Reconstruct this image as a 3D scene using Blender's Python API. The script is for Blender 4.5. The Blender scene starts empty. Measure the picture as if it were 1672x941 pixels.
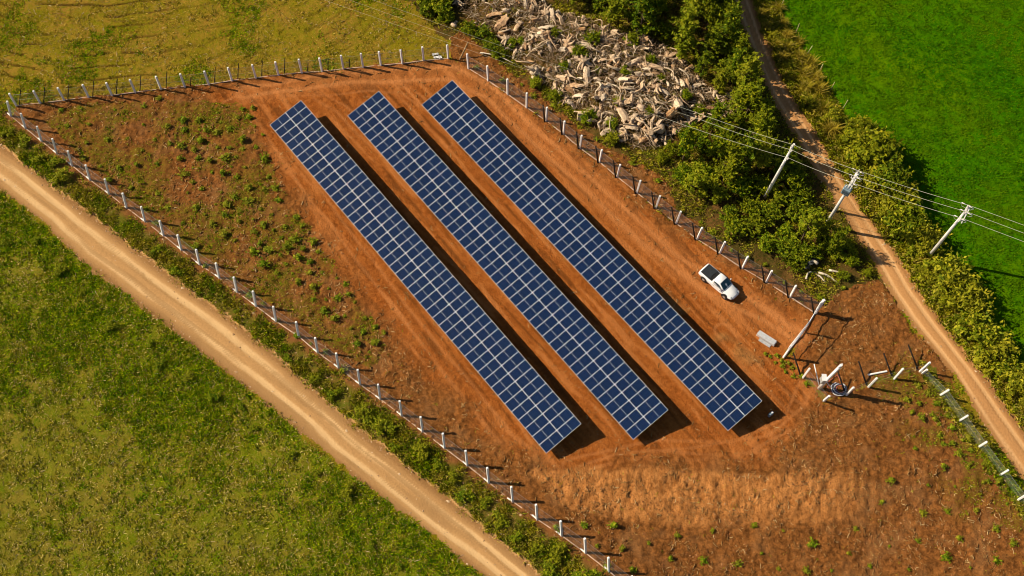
import bpy, math, random
import numpy as np
from mathutils import Vector, Matrix

sc = bpy.context.scene
COL = sc.collection
rng = np.random.default_rng(11)
random.seed(5)
R_ = math.radians

# ------------------------------------------------------------------ camera
F = 1900.0; W, H = 1672, 941; CX, CY = 836.0, 470.5
_n = np.array([760 - CX, -(1500 - CY), -F]); _n /= np.linalg.norm(_n); _u = -_n
_X = np.array([1., 0, 0]); _X = _X - _X.dot(_u) * _u; _X /= np.linalg.norm(_X); _Y = np.cross(_u, _X)
ROT = np.array([_X, _Y, _u])
DIST = F / 14.0
CAM = -(ROT @ np.array([0, 0, -1.])) * DIST

def at(px, py, z=0.0):
    d = ROT @ np.array([px - CX, -(py - CY), -F]); t = (z - CAM[2]) / d[2]
    return CAM + d * t

def proj(x, y, z=0.0):
    x = np.asarray(x, float); y = np.asarray(y, float)
    P = np.stack([x - CAM[0], y - CAM[1], np.zeros_like(x) + z - CAM[2]], -1) @ ROT
    return CX + F * P[..., 0] / -P[..., 2], CY - F * P[..., 1] / -P[..., 2]

cd = bpy.data.cameras.new('camera'); cam = bpy.data.objects.new('camera', cd); COL.objects.link(cam)
m = Matrix([list(ROT[i]) + [CAM[i]] for i in range(3)] + [[0, 0, 0, 1]])
cam.matrix_world = m
cd.sensor_width = 36; cd.lens = 36 * F / W; cd.clip_end = 12000; cd.clip_start = 1
sc.camera = cam

# ------------------------------------------------------------------ light
SUN_EL, SUN_AZ = 36.5, 168.0          # azimuth (from +x) the light comes from
S = np.array([math.cos(R_(SUN_EL)) * math.cos(R_(SUN_AZ)), math.cos(R_(SUN_EL)) * math.sin(R_(SUN_AZ)), math.sin(R_(SUN_EL))])
ld = bpy.data.lights.new('sun', 'SUN'); sun = bpy.data.objects.new('sun', ld); COL.objects.link(sun)
ld.energy = 4.8; ld.angle = R_(0.5); ld.color = (1.0, 0.86, 0.64)
sun.rotation_euler = Vector(S).to_track_quat('Z', 'Y').to_euler(); sun.location = Vector(S) * 300
wd = bpy.data.worlds.new('World'); sc.world = wd; wd.use_nodes = True
nt = wd.node_tree; nt.nodes.clear()
sky = nt.nodes.new('ShaderNodeTexSky'); sky.sky_type = 'NISHITA'; sky.sun_disc = False
sky.sun_elevation = R_(SUN_EL); sky.sun_rotation = math.atan2(S[0], S[1])
bg = nt.nodes.new('ShaderNodeBackground'); bg.inputs[1].default_value = 0.05
wo = nt.nodes.new('ShaderNodeOutputWorld')
nt.links.new(sky.outputs[0], bg.inputs[0]); nt.links.new(bg.outputs[0], wo.inputs[0])
sc.view_settings.view_transform = 'Standard'; sc.view_settings.look = 'None'
sc.view_settings.gamma = 1; sc.view_settings.exposure = 0.5; sc.view_settings.use_curve_mapping = False
sc.cycles.filter_width = 1.0; sc.cycles.max_bounces = 5; sc.cycles.transparent_max_bounces = 12; sc.cycles.diffuse_bounces = 2

# ------------------------------------------------------------------ noise
def vnoise(x, y, seed=0):
    xi = np.floor(x).astype(np.int64); yi = np.floor(y).astype(np.int64)
    fx = x - xi; fy = y - yi; fx = fx * fx * (3 - 2 * fx); fy = fy * fy * (3 - 2 * fy)
    def h(a, b):
        n = (a * 374761393 + b * 668265263 + seed * 974634777) & 0xFFFFFFFF
        n = ((n ^ (n >> 13)) * 1274126177) & 0xFFFFFFFF
        return ((n ^ (n >> 16)) & 0xFFFF) / 65535.0
    a = h(xi, yi); b = h(xi + 1, yi); c = h(xi, yi + 1); d = h(xi + 1, yi + 1)
    return (a * (1 - fx) + b * fx) * (1 - fy) + (c * (1 - fx) + d * fx) * fy

def fbm(x, y, s, oct=4, seed=0):
    x = np.asarray(x, float) / s; y = np.asarray(y, float) / s
    v = 0; a = 1; t = 0
    for i in range(oct):
        v = v + a * vnoise(x + i * 17.3, y - i * 9.1, seed + i); t += a; a *= .5; x = x * 2.03; y = y * 2.03
    return v / t          # 0..1

def smooth(a, b, v):
    t = np.clip((v - a) / (b - a), 0, 1); return t * t * (3 - 2 * t)

def inpoly(P, x, y):
    ins = np.zeros(x.shape, bool); n = len(P)
    for i in range(n):
        x1, y1 = P[i]; x2, y2 = P[(i + 1) % n]
        if y1 == y2: continue
        c = ((y1 > y) != (y2 > y)) & (x < (x2 - x1) * (y - y1) / (y2 - y1) + x1)
        ins ^= c
    return ins

def dline(P, x, y, closed=False):
    d = np.full(x.shape, 1e9)
    for i in range(len(P) - (0 if closed else 1)):
        a = P[i]; b = P[(i + 1) % len(P)]; ab = b - a; L = ab @ ab
        t = np.clip(((x - a[0]) * ab[0] + (y - a[1]) * ab[1]) / L, 0, 1)
        d = np.minimum(d, np.hypot(x - a[0] - t * ab[0], y - a[1] - t * ab[1]))
    return d

def wp(pts): return np.array([at(*q)[:2] for q in pts])

# ------------------------------------------------------------------ layout, read off the photograph as ground points
ROADL_U = [(-250, 45), (-60, 190), (0, 237), (98, 312), (200, 388), (298, 465), (420, 556), (590, 702), (744, 823), (838, 903), (885, 941), (960, 1005), (1150, 1165)]
ROADL_L = [(-250, 110), (-60, 268), (0, 314), (71, 368), (127, 425), (184, 468), (300, 556), (420, 650), (496, 712), (568, 772), (675, 856), (785, 941), (870, 1008), (1050, 1160)]
ROADR_L = [(1130, -160), (1180, -40), (1195, 0), (1215, 50), (1235, 100), (1257, 155), (1290, 210), (1330, 280), (1375, 350), (1420, 420), (1450, 475), (1480, 522), (1522, 572), (1558, 615), (1604, 690), (1650, 760), (1700, 830), (1900, 1120)]
ROADR_R = [(1170, -160), (1213, -40), (1228, 0), (1245, 50), (1266, 100), (1290, 150), (1345, 240), (1405, 337), (1464, 413), (1497, 472), (1558, 554), (1614, 623), (1660, 685), (1720, 765), (1950, 1060)]
CROP_B = [(1165, -160), (1235, -40), (1260, 0), (1346, 128), (1405, 230), (1469, 322), (1522, 404), (1560, 468), (1590, 512), (1622, 559), (1672, 628), (1760, 750), (2000, 1050)]
F_LEFT = [(18, 190), (42, 210), (68, 231), (93, 251), (118, 271), (147, 294), (178, 317), (207, 340), (237, 362), (267, 385), (296, 408), (326, 432), (358, 454), (387, 477), (418, 500), (451, 525), (488, 550), (519, 576), (553, 601), (588, 628), (621, 652), (656, 679), (690, 705), (726, 732), (763, 760), (798, 788), (837, 819), (877, 848), (917, 875), (956, 903), (994, 933), (1032, 963), (1070, 992)]
F_TOP = [(27, 173), (66, 169), (105, 164), (145, 159), (183, 156), (221, 151), (263, 146), (302, 142), (341, 138), (379, 132), (418, 127.5), (455, 123), (493, 119), (526, 117), (561, 113), (593, 110), (622, 107), (657, 104), (692, 99.5), (732, 96)]
F_RIGHT = [(765, 112), (797, 132), (829, 154), (860, 176), (892, 198), (920, 219), (947, 242), (979, 265), (1008, 289), (1040, 315), (1071, 340), (1104, 365), (1138, 391), (1175, 414), (1212, 438), (1251, 461), (1290, 485), (1332, 512)]
F_GATE = [(1278, 585), (1311, 617), (1345, 655), (1382, 645), (1418, 632), (1460, 619), (1502, 607)]
F_EDGE = [(1536, 645), (1567, 687), (1598, 730), (1633, 776), (1663, 816), (1698, 858), (1734, 902)]

ENCL = F_LEFT + [(1300, 1150), (1850, 1150)] + F_EDGE[::-1] + F_GATE[::-1] + F_RIGHT[::-1] + F_TOP[::-1]
OUTER = [(735, 96), (733, 66), (752, 52), (775, 72), (850, 130), (905, 176), (960, 222), (1010, 248), (1085, 290), (1105, 342), (1165, 388), (1215, 425), (1290, 468), (1345, 495), (1400, 462), (1440, 462), (1480, 522), (1522, 572), (1558, 615), (1560, 640), (1510, 600)] + F_GATE[::-1] + F_RIGHT[::-1]
WOOD = [(560, -160), (640, -20), (690, 30), (733, 70), (800, 140), (1000, 300), (1200, 450), (1330, 512), (1460, 500)] + ROADR_L[10::-1]
MEADOW = ROADL_L + [(1050, 1300), (-700, 1300), (-700, -100), (-250, 90)]
VERGE = ROADL_U[:-1] + [(1120, 1110), (1070, 992)] + F_LEFT[::-1] + [(0, 166), (-120, 80), (-250, 10)]
HEDGEV = ROADR_R + CROP_B[::-1]
CROP = CROP_B + [(2600, 1050), (2600, -300), (1165, -300)]
HEAP = [(742, -30), (742, 6), (775, 40), (815, 62), (852, 108), (905, 148), (950, 195), (1000, 226), (1040, 246), (1088, 240), (1112, 208), (1150, 198), (1196, 188), (1206, 166), (1150, 140), (1118, 104), (1062, 62), (1000, 52), (950, 30), (905, 22), (880, -5), (870, -30)]
FRESH = [(330, 150), (470, 132), (735, 104), (860, 192), (1020, 312), (1200, 445), (1340, 528), (1300, 590), (1330, 660), (1250, 740), (900, 765), (760, 668), (600, 490), (470, 300), (425, 205)]
BERM = [(850, 768), (960, 766), (1180, 770), (1400, 772), (1440, 800), (1390, 850), (1150, 862), (930, 838)]
TRACK = [(400, 152), (560, 128), (735, 118), (800, 152), (870, 220), (960, 300), (1060, 390), (1150, 460), (1240, 510), (1300, 548)]

# ------------------------------------------------------------------ ground grid
GX0, GX1, GY0, GY1, GS = -84.0, 84.0, -46.0, 58.0, 0.2
nx = int(round((GX1 - GX0) / GS)) + 1; ny = int(round((GY1 - GY0) / GS)) + 1
gx, gy = np.meshgrid(np.linspace(GX0, GX1, nx), np.linspace(GY0, GY1, ny))
jx = gx + (fbm(gx, gy, 1.6, 3, 5) - .5) * 1.5; jy = gy + (fbm(gx, gy, 1.6, 3, 9) - .5) * 1.5
jx2 = gx + (fbm(gx, gy, .9, 2, 5) - .5) * .7; jy2 = gy + (fbm(gx, gy, .9, 2, 9) - .5) * .7
Z_PAST, Z_WOOD, Z_MEAD, Z_VERGE, Z_SOIL, Z_HEDGE, Z_CROP, Z_ROADL, Z_ROADR = range(9)
zone = np.zeros(gx.shape, int)
zone[inpoly(wp(WOOD), jx, jy)] = Z_WOOD
zone[inpoly(wp(MEADOW), jx, jy)] = Z_MEAD
zone[inpoly(wp(VERGE), jx2, jy2)] = Z_VERGE
zone[inpoly(wp(HEDGEV), jx2, jy2)] = Z_HEDGE
soil = inpoly(wp(ENCL), jx2, jy2) | inpoly(wp(OUTER), jx, jy)
zone[soil] = Z_SOIL
EDGE_V = wp([(1502, 602), (1536, 640), (1567, 682), (1598, 725), (1633, 770), (1663, 812), (1734, 898)])
dEdge = dline(EDGE_V, jx, jy)
zone[(dEdge < 1.1) & (gx > at(1502, 600)[0])] = Z_VERGE
zone[inpoly(wp(CROP), jx2, jy2)] = Z_CROP
jx3 = jx2 + (fbm(gx, gy, 4.5, 2, 14) - .5) * .5; jy3 = jy2 + (fbm(gx, gy, 4.5, 2, 15) - .5) * .5
rl = wp(ROADL_U + ROADL_L[::-1]); rr = wp(ROADR_L + ROADR_R[::-1])
zone[inpoly(rl, jx3, jy3)] = Z_ROADL
zone[inpoly(rr, jx2, jy2)] = Z_ROADR

dFence = np.minimum.reduce([dline(wp(f), gx, gy) for f in (F_LEFT, F_TOP, F_RIGHT, F_GATE)])
dCrop = dline(wp(CROP_B), gx, gy)
inHeap = inpoly(wp(HEAP), gx, gy); dHeap = dline(wp(HEAP), gx, gy, True)
heap_h = np.where(inHeap, smooth(0, 4, dHeap) * 1.3, 0)
inFresh = inpoly(wp(FRESH), gx, gy); sdF = dline(wp(FRESH), gx, gy, True) * np.where(inFresh, 1, -1)
fresh = smooth(-2.2, 2.0, sdF + (fbm(gx, gy, 3, 3, 2) - .5) * 4)
inB = inpoly(wp(BERM), gx, gy); sdB = dline(wp(BERM), gx, gy, True) * np.where(inB, 1, -1)
bermm = smooth(-.25, .45, sdB + (fbm(gx, gy, 1.8, 3, 31) - .5) * 1.5)
ppx, ppy = proj(gx, gy)
bx0, by0 = at(1150, 768)[:2]
bermm *= smooth(by0 - 7.2, by0 - 3.2, gy + (fbm(gx, gy, 2.5, 3, 37) - .5) * 4) * smooth(1450, 1330, ppx + (fbm(gx, gy, 3, 3, 38) - .5) * 120)
berm_z = -1.0 * np.power(smooth(by0 + .1, by0 - 6.0, gy + (fbm(gx, gy, 6, 2, 8) - .5) * .8), .6) * smooth(850, 1000, ppx - (ppy - 800) * 1.25) * smooth(1720, 1430, ppx)
trk_d = dline(wp(TRACK), gx, gy)
trkw = trk_d + (fbm(gx, gy, 5, 2, 77) - .5) * .8
track = smooth(2.6, 1.2, trk_d) * (.35 + .65 * smooth(.45, .15, np.abs(trkw - .85)) )

PATHS = [[(372, 172), (430, 146), (520, 138), (640, 122), (735, 116), (800, 158)], [(520, 158), (556, 178), (590, 212), (640, 262)], [(470, 150), (545, 150), (600, 140), (660, 146), (700, 176)], [(655, 150), (690, 185), (730, 232)],
         [(900, 790), (1010, 752), (1130, 742), (1260, 722), (1330, 664), (1310, 585), (1260, 520)], [(930, 762), (1080, 728), (1200, 735), (1290, 690), (1345, 560), (1400, 520)], [(1180, 540), (1230, 600), (1290, 660), (1350, 690)], [(420, 180), (470, 260), (560, 380), (700, 560), (830, 720), (900, 770)]]
ruts = np.zeros(gx.shape)
for P_ in PATHS:
    d_ = dline(wp(P_), gx, gy) + (fbm(gx, gy, 6, 2, 78) - .5) * .5
    ruts = np.maximum(ruts, smooth(.26, .08, np.abs(d_ - .75)) * (.35 + .65 * fbm(gx, gy, 3, 2, 79)))
ruts = ruts * smooth(.2, .8, fresh)
track = np.maximum(track, ruts * .8)
def road_u(U, L):
    du = dline(wp(U), gx, gy); dl = dline(wp(L), gx, gy); return (du - dl) / (du + dl + 1e-6)
uL = road_u(ROADL_U, ROADL_L); uR = road_u(ROADR_L, ROADR_R)
onL = zone == Z_ROADL; onR = zone == Z_ROADR
u = np.where(onL, uL, np.where(onR, uR, 0)) + (fbm(gx, gy, 4, 2, 12) - .5) * .12
cut = np.where(onR, .42, .34); off_ = np.where(onR, 0.0, -.02)
alo = np.where(onL, gx * .78 - gy * .62, gx * .5 - gy * .86)
rst = fbm(u * 7 + 3 * onR, alo * .10, 1.0, 4, 131)
u = u + (fbm(alo, u, 9, 3, 17) - .5) * .22
rut = (.35 + 1.1 * rst) * np.exp(-((np.abs(u - off_) - cut) / .17) ** 2)

arc_c = at(250, -330)[:2]
arc_r = np.hypot(gx - arc_c[0], gy - arc_c[1]) + (fbm(gx, gy, 8, 3, 44) - .5) * 3.5
arc_p = np.abs((arc_r / 1.9) % 1 - .5) * 1.9
furrow = np.where(zone == Z_PAST, smooth(.26, .06, arc_p) * smooth(.40, .56, fbm(gx, gy, 3.2, 3, 61)), 0)

hz_ = (fbm(gx, gy, 30, 2, 1) - .5) * .5
rough = {Z_PAST: .10, Z_WOOD: .25, Z_MEAD: .16, Z_VERGE: .22, Z_SOIL: .10, Z_HEDGE: .22, Z_CROP: .07, Z_ROADL: .03, Z_ROADR: .03}
ra = np.zeros(gx.shape)
for k, v in rough.items(): ra[zone == k] = v
ra = np.where(zone == Z_SOIL, .27 - .19 * fresh, ra)
hz_ += (fbm(gx, gy, .9, 3, 21) - .5) * ra * 1.5 + (fbm(gx, gy, 3.2, 2, 25) - .5) * ra
ridge = 1 - np.abs(fbm(gx, gy, .7, 2, 91) * 2 - 1)
hz_ += np.where(zone == Z_SOIL, (ridge ** 4) * (.17 - .12 * fresh), 0)
furrow = furrow * (.42 + .58 * smooth(330, 170, ppx))
hz_ += heap_h + berm_z - .10 * furrow
streak = fbm(gx * 3.0, gy * .5, 1.0, 2, 71) - .5
hz_ += streak * .22 * bermm
hz_ -= .35 * smooth(1.0, .2, dCrop)
hz_ += np.where(onL | onR, -.07 * rut + .0, 0)
hz_ += np.where(zone == Z_VERGE, .12, 0) * smooth(0, .6, dFence)
ya_ = -.899; al_ = gx * math.cos(ya_) + gy * math.sin(ya_); ac_ = -gx * math.sin(ya_) + gy * math.cos(ya_)
streakA = fbm(ac_ * 2.2 + 1.3 * fbm(al_, ac_, 5, 2, 6), al_ * .16, 1.0, 4, 81)
hz_ += np.where(zone == Z_SOIL, (streakA - .5) * .16 * fresh, 0)
hz_ -= .05 * ruts * (zone == Z_SOIL)
# spoil ridge beside the service track
SPOIL = wp([(700, 165), (860, 300), (980, 410), (1100, 505), (1180, 560), (1250, 600)])
dsp = dline(SPOIL, gx + (fbm(gx, gy, 3, 2, 3) - .5) * 2, gy)
spoil = smooth(1.5, .2, dsp) * smooth(.35, .6, fbm(gx, gy, 2.0, 2, 15))
hz_ += .18 * spoil * np.where(zone == Z_SOIL, 1, 0) * (.4 + fbm(gx, gy, .5, 2, 19))
fade = np.minimum.reduce([gx - GX0, GX1 - gx, gy - GY0, GY1 - gy]); hz_ *= smooth(0, 6, fade)

def hz(x, y):
    fx = np.clip((np.asarray(x, float) - GX0) / GS, 0, nx - 1.001); fy = np.clip((np.asarray(y, float) - GY0) / GS, 0, ny - 1.001)
    i = fx.astype(int); j = fy.astype(int); a = fx - i; b = fy - j
    return (hz_[j, i] * (1 - a) + hz_[j, i + 1] * a) * (1 - b) + (hz_[j + 1, i] * (1 - a) + hz_[j + 1, i + 1] * a) * b

def samp(A, x, y):
    i = np.clip(np.rint((np.asarray(x) - GX0) / GS).astype(int), 0, nx - 1); j = np.clip(np.rint((np.asarray(y) - GY0) / GS).astype(int), 0, ny - 1)
    return A[j, i]

def G(px, py, up=0.0):
    """the point on the terrain under a photograph position (optionally `up` metres above it)"""
    p = at(px, py)
    for _ in range(3):
        z = float(hz(p[0], p[1])); p = at(px, py, z + up)
    return p

# ------------------------------------------------------------------ material helpers
class NT:
    def __init__(s, name):
        s.m = bpy.data.materials.new(name); s.m.use_nodes = True; s.t = s.m.node_tree; s.t.nodes.clear()
        s.out = s.N('ShaderNodeOutputMaterial')
    def N(s, k, **kw):
        n = s.t.nodes.new(k)
        for a, b in kw.items(): setattr(n, a, b)
        return n
    def L(s, a, b): s.t.links.new(a, b)
    def val(s, sock, v):
        if hasattr(v, 'links'): s.L(v, sock)
        elif isinstance(v, tuple) and len(v) == 3: sock.default_value = (*v, 1)
        else: sock.default_value = v
    def coord(s, kind='Object'): return s.N('ShaderNodeTexCoord').outputs[kind]
    def noise(s, scale, detail=4, rough=.6, vec=None, dist=0.0):
        n = s.N('ShaderNodeTexNoise'); n.inputs['Scale'].default_value = scale; n.inputs['Detail'].default_value = detail
        n.inputs['Roughness'].default_value = rough; n.inputs['Distortion'].default_value = dist
        s.L(vec if vec is not None else s.coord(), n.inputs['Vector']); return n.outputs[0]
    def mix(s, f, a, b, mode='MIX'):
        n = s.N('ShaderNodeMix', data_type='RGBA', blend_type=mode)
        s.val(n.inputs[0], f); s.val(n.inputs[6], a); s.val(n.inputs[7], b); return n.outputs[2]
    def ramp(s, f, lo, hi, a=0., b=1.):
        n = s.N('ShaderNodeMapRange'); s.L(f, n.inputs[0]); n.interpolation_type = 'SMOOTHSTEP'
        n.inputs[1].default_value = lo; n.inputs[2].default_value = hi; n.inputs[3].default_value = a; n.inputs[4].default_value = b
        return n.outputs[0]
    def math(s, op, a, b=0.):
        n = s.N('ShaderNodeMath', operation=op); s.val(n.inputs[0], a); s.val(n.inputs[1], b); return n.outputs[0]
    def attr(s, name):
        n = s.N('ShaderNodeAttribute', attribute_name=name); return n.outputs['Fac']
    def bump(s, h, strength=.5, dist=.1):
        n = s.N('ShaderNodeBump'); n.inputs['Strength'].default_value = strength; n.inputs['Distance'].default_value = dist
        s.L(h, n.inputs['Height']); return n.outputs[0]
    def bsdf(s, col, rough=.9, spec=.2, metal=0., normal=None):
        b = s.N('ShaderNodeBsdfPrincipled'); s.val(b.inputs['Base Color'], col); s.val(b.inputs['Roughness'], rough)
        s.val(b.inputs['Metallic'], metal); b.inputs['Specular IOR Level'].default_value = spec
        if normal is not None: s.L(normal, b.inputs['Normal'])
        return b.outputs[0]
    def done(s, sh): s.L(sh, s.out.inputs[0]); return s.m

def simple(name, col, rough=.6, spec=.4, metal=0., var=.15, vs=3.0):
    t = NT(name); n = t.noise(vs, 4)
    c2 = tuple(c * (1 - var) for c in col); c3 = tuple(min(1, c * (1 + var)) for c in col)
    return t.done(t.bsdf(t.mix(t.ramp(n, .3, .7), c2, c3), rough, spec, metal))

M = {}
def soil_mat():
    t = NT('red_soil'); p = t.coord()
    n1 = t.noise(.35, 5, .6, p); n2 = t.noise(2.2, 6, .65, p, .6); n3 = t.noise(9, 5, .7, p, 1.0); n4 = t.noise(28, 4, .7, p)
    fr, be, tr, wd_, sp = (t.attr(k) for k in ('fresh', 'berm', 'track', 'weed', 'spoil'))
    dry = t.mix(t.ramp(n2, .35, .68), (.145, .054, .013), (.36, .137, .034))
    dry = t.mix(t.ramp(n1, .45, .7, 0, .6), dry, (.32, .150, .055))
    dry = t.mix(t.math('MULTIPLY', t.ramp(n3, .57, .70), .55), dry, (.46, .26, .11))
    fre = t.mix(t.ramp(n2, .3, .7), (.26, .070, .012), (.44, .136, .026))
    fre = t.mix(t.ramp(n1, .4, .75, 0, .5), fre, (.52, .180, .042))
    c = t.mix(fr, dry, fre)
    c = t.mix(t.math('MULTIPLY', t.math('MULTIPLY', fr, t.ramp(t.attr('streak'), .56, .72)), .55), c, (.60, .225, .065))
    c = t.mix(t.math('MULTIPLY', t.math('MULTIPLY', fr, t.ramp(t.attr('streak'), .44, .30)), .65), c, (.15, .05, .012))
    mp = t.N('ShaderNodeMapping'); t.L(p, mp.inputs[0]); mp.inputs['Scale'].default_value = (2.6, .8, 1)
    rk = t.noise(1.0, 4, .65, mp.outputs[0], .8)
    bc = t.mix(t.ramp(t.math('ADD', t.math('MULTIPLY', rk, .6), t.math('MULTIPLY', n2, .4)), .36, .60), (.38, .140, .034), (.63, .27, .08))
    bc = t.mix(t.math('MULTIPLY', t.ramp(n3, .46, .34), .6), bc, (.16, .055, .014))
    c = t.mix(t.math('MULTIPLY', be, t.ramp(n2, .25, .5, .55, 1.0)), c, bc)
    c = t.mix(t.math('MULTIPLY', tr, .75), c, (.60, .235, .075))
    c = t.mix(t.math('MULTIPLY', sp, .5), c, (.40, .21, .07))
    c = t.mix(t.math('MULTIPLY', t.math('MULTIPLY', wd_, t.ramp(n2, .36, .58)), .9), c, (.16, .125, .010))
    c = t.mix(t.math('MULTIPLY', t.ramp(n3, .44, .34), .65), c, (.05, .018, .006))
    c = t.mix(t.math('MULTIPLY', t.ramp(n4, .62, .74), .35), c, (.52, .32, .17))
    h = t.math('ADD', t.math('MULTIPLY', n2, .8), t.math('ADD', t.math('MULTIPLY', n3, .55), t.math('MULTIPLY', n4, .15)))
    return t.done(t.bsdf(c, .95, .02, 0, t.bump(h, 1.0, .32)))
M['soil'] = soil_mat()

def road_mat(name, dark, mid, pale):
    t = NT(name); p = t.coord(); n1 = t.noise(.5, 4, .6, p); n2 = t.noise(4, 5, .65, p); n3 = t.noise(16, 4, .7, p)
    ru, ed = t.attr('rut'), t.attr('edge')
    c = t.mix(t.ramp(n2, .3, .7), mid, tuple(x * 1.18 for x in mid))
    c = t.mix(t.math('MULTIPLY', t.ramp(t.math('ADD', ru, t.math('MULTIPLY', t.math('SUBTRACT', n2, .5), .5)), .15, .8), .9), c, pale)
    c = t.mix(t.math('MULTIPLY', t.ramp(t.math('ADD', ed, t.math('MULTIPLY', t.math('SUBTRACT', n2, .5), .6)), .5, .95), .85), c, dark)
    c = t.mix(t.math('MULTIPLY', t.ramp(t.attr('streak'), .46, .30), .6), c, tuple(x * .8 for x in mid))
    c = t.mix(t.ramp(n1, .5, .75, 0, .3), c, mid)
    c = t.mix(t.math('MULTIPLY', t.ramp(n3, .36, .28), .5), c, dark)
    c = t.mix(t.math('MULTIPLY', t.ramp(n3, .64, .74), .4), c, tuple(min(.9, x * 1.25) for x in pale))
    h = t.math('ADD', t.math('MULTIPLY', n2, .6), t.math('MULTIPLY', n3, .3))
    return t.done(t.bsdf(c, .95, .1, 0, t.bump(h, .65, .14)))
M['roadl'] = road_mat('pale_dirt', (.23, .112, .038), (.42, .232, .090), (.66, .425, .20))
M['roadr'] = road_mat('ochre_dirt', (.27, .125, .042), (.43, .215, .080), (.62, .36, .16))

def ground_green(name, cols, s1=.25, s2=2.5, s3=12, bd=.2, bs=.8, extra=None):
    t = NT(name); p = t.coord(); n1 = t.noise(s1, 5, .6, p, .5); n2 = t.noise(s2, 6, .65, p, .8); n3 = t.noise(s3, 5, .7, p, 1.2)
    c = t.mix(t.ramp(n1, .35, .65), cols[0], cols[1])
    c = t.mix(t.ramp(n2, .45, .65), c, cols[2])
    c = t.mix(t.math('MULTIPLY', t.ramp(n3, .52, .66), .7), c, cols[3])
    c = t.mix(t.math('MULTIPLY', t.ramp(n3, .46, .36), .7), c, cols[4])
    if extra: c = t.mix(t.attr(extra[0]), c, extra[1])
    h = t.math('ADD', n2, t.math('MULTIPLY', n3, .6))
    return t.done(t.bsdf(c, .95, .0, 0, t.bump(h, bs, bd)))
M['meadow'] = ground_green('meadow_turf', [(.140, .162, .003), (.24, .185, .020), (.115, .165, .002), (.46, .35, .09), (.034, .038, .002)], extra=('far', (.22, .165, .024)))
M['pasture'] = ground_green('dry_pasture_turf', [(.22, .170, .006), (.31, .175, .024), (.160, .165, .004), (.48, .33, .07), (.075, .05, .004)], extra=('furrow', (.075, .042, .008)))
M['verge'] = ground_green('verge_turf', [(.12, .115, .010), (.20, .12, .024), (.10, .12, .008), (.30, .20, .07), (.05, .035, .007)], extra=('bare', (.24, .10, .03)))
M['hedgev'] = ground_green('hedge_turf', [(.18, .155, .010), (.25, .17, .016), (.13, .14, .007), (.32, .24, .05), (.05, .045, .006)])
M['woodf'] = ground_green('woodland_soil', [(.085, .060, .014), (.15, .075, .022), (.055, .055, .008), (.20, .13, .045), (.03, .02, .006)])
M['crop'] = ground_green('crop_turf', [(.034, .142, .0006), (.092, .172, .0008), (.028, .122, .0006), (.08, .18, .001), (.016, .075, .0004)], s1=.045, s2=1.0, s3=4.5, bd=.12, bs=.8)
M['terrain'] = ground_green('far_fields', [(.08, .10, .012), (.16, .12, .02), (.06, .09, .008), (.2, .15, .05), (.04, .04, .006)], s1=.01, s2=.1, s3=2)

# ------------------------------------------------------------------ object helpers
def tag(o, label=None, cat=None, group=None, kind=None):
    if label: o['label'] = label
    if cat: o['category'] = cat
    if group: o['group'] = group
    if kind: o['kind'] = kind
    return o

def npmesh(name, V, Fc, mat, smooth_=False, attrs=None):
    """V (n,3), Fc (m,k) array"""
    me = bpy.data.meshes.new(name); V = np.asarray(V, np.float32); Fc = np.asarray(Fc, np.int32); k = Fc.shape[1]
    me.vertices.add(len(V)); me.vertices.foreach_set('co', V.ravel())
    me.loops.add(Fc.size); me.loops.foreach_set('vertex_index', Fc.ravel())
    me.polygons.add(len(Fc)); me.polygons.foreach_set('loop_start', np.arange(0, Fc.size, k, dtype=np.int32))
    me.polygons.foreach_set('loop_total', np.full(len(Fc), k, np.int32))
    if smooth_: me.polygons.foreach_set('use_smooth', np.ones(len(Fc), bool))
    for n_, a in (attrs or {}).items():
        at_ = me.attributes.new(n_, 'FLOAT', 'POINT'); at_.data.foreach_set('value', np.asarray(a, np.float32).ravel())
    for mm in (mat if isinstance(mat, list) else [mat]): me.materials.append(mm)
    me.update(calc_edges=True)
    return me

def ob(name, me, parent=None):
    o = bpy.data.objects.new(name, me); COL.objects.link(o)
    if parent is not None: o.parent = parent
    return o

def thing(name, label, cat, loc=(0, 0, 0), rotz=0., group=None):
    o = bpy.data.objects.new(name, None); COL.objects.link(o); o.location = loc; o.rotation_euler = (0, 0, rotz)
    o.empty_display_size = .3
    return tag(o, label, cat, group)

def dup(root, loc, rotz, label=None, group=None, scale=None, parent=None):
    r = root.copy(); COL.objects.link(r); r.location = loc; r.rotation_euler = (0, 0, rotz)
    if scale is not None: r.scale = scale if hasattr(scale, '__len__') else (scale,) * 3
    if label: r['label'] = label
    if group: r['group'] = group
    for ch in list(root.children):
        c = ch.copy(); COL.objects.link(c); c.parent = r
        for g in list(ch.children):
            d = g.copy(); COL.objects.link(d); d.parent = c
    return r

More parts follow.
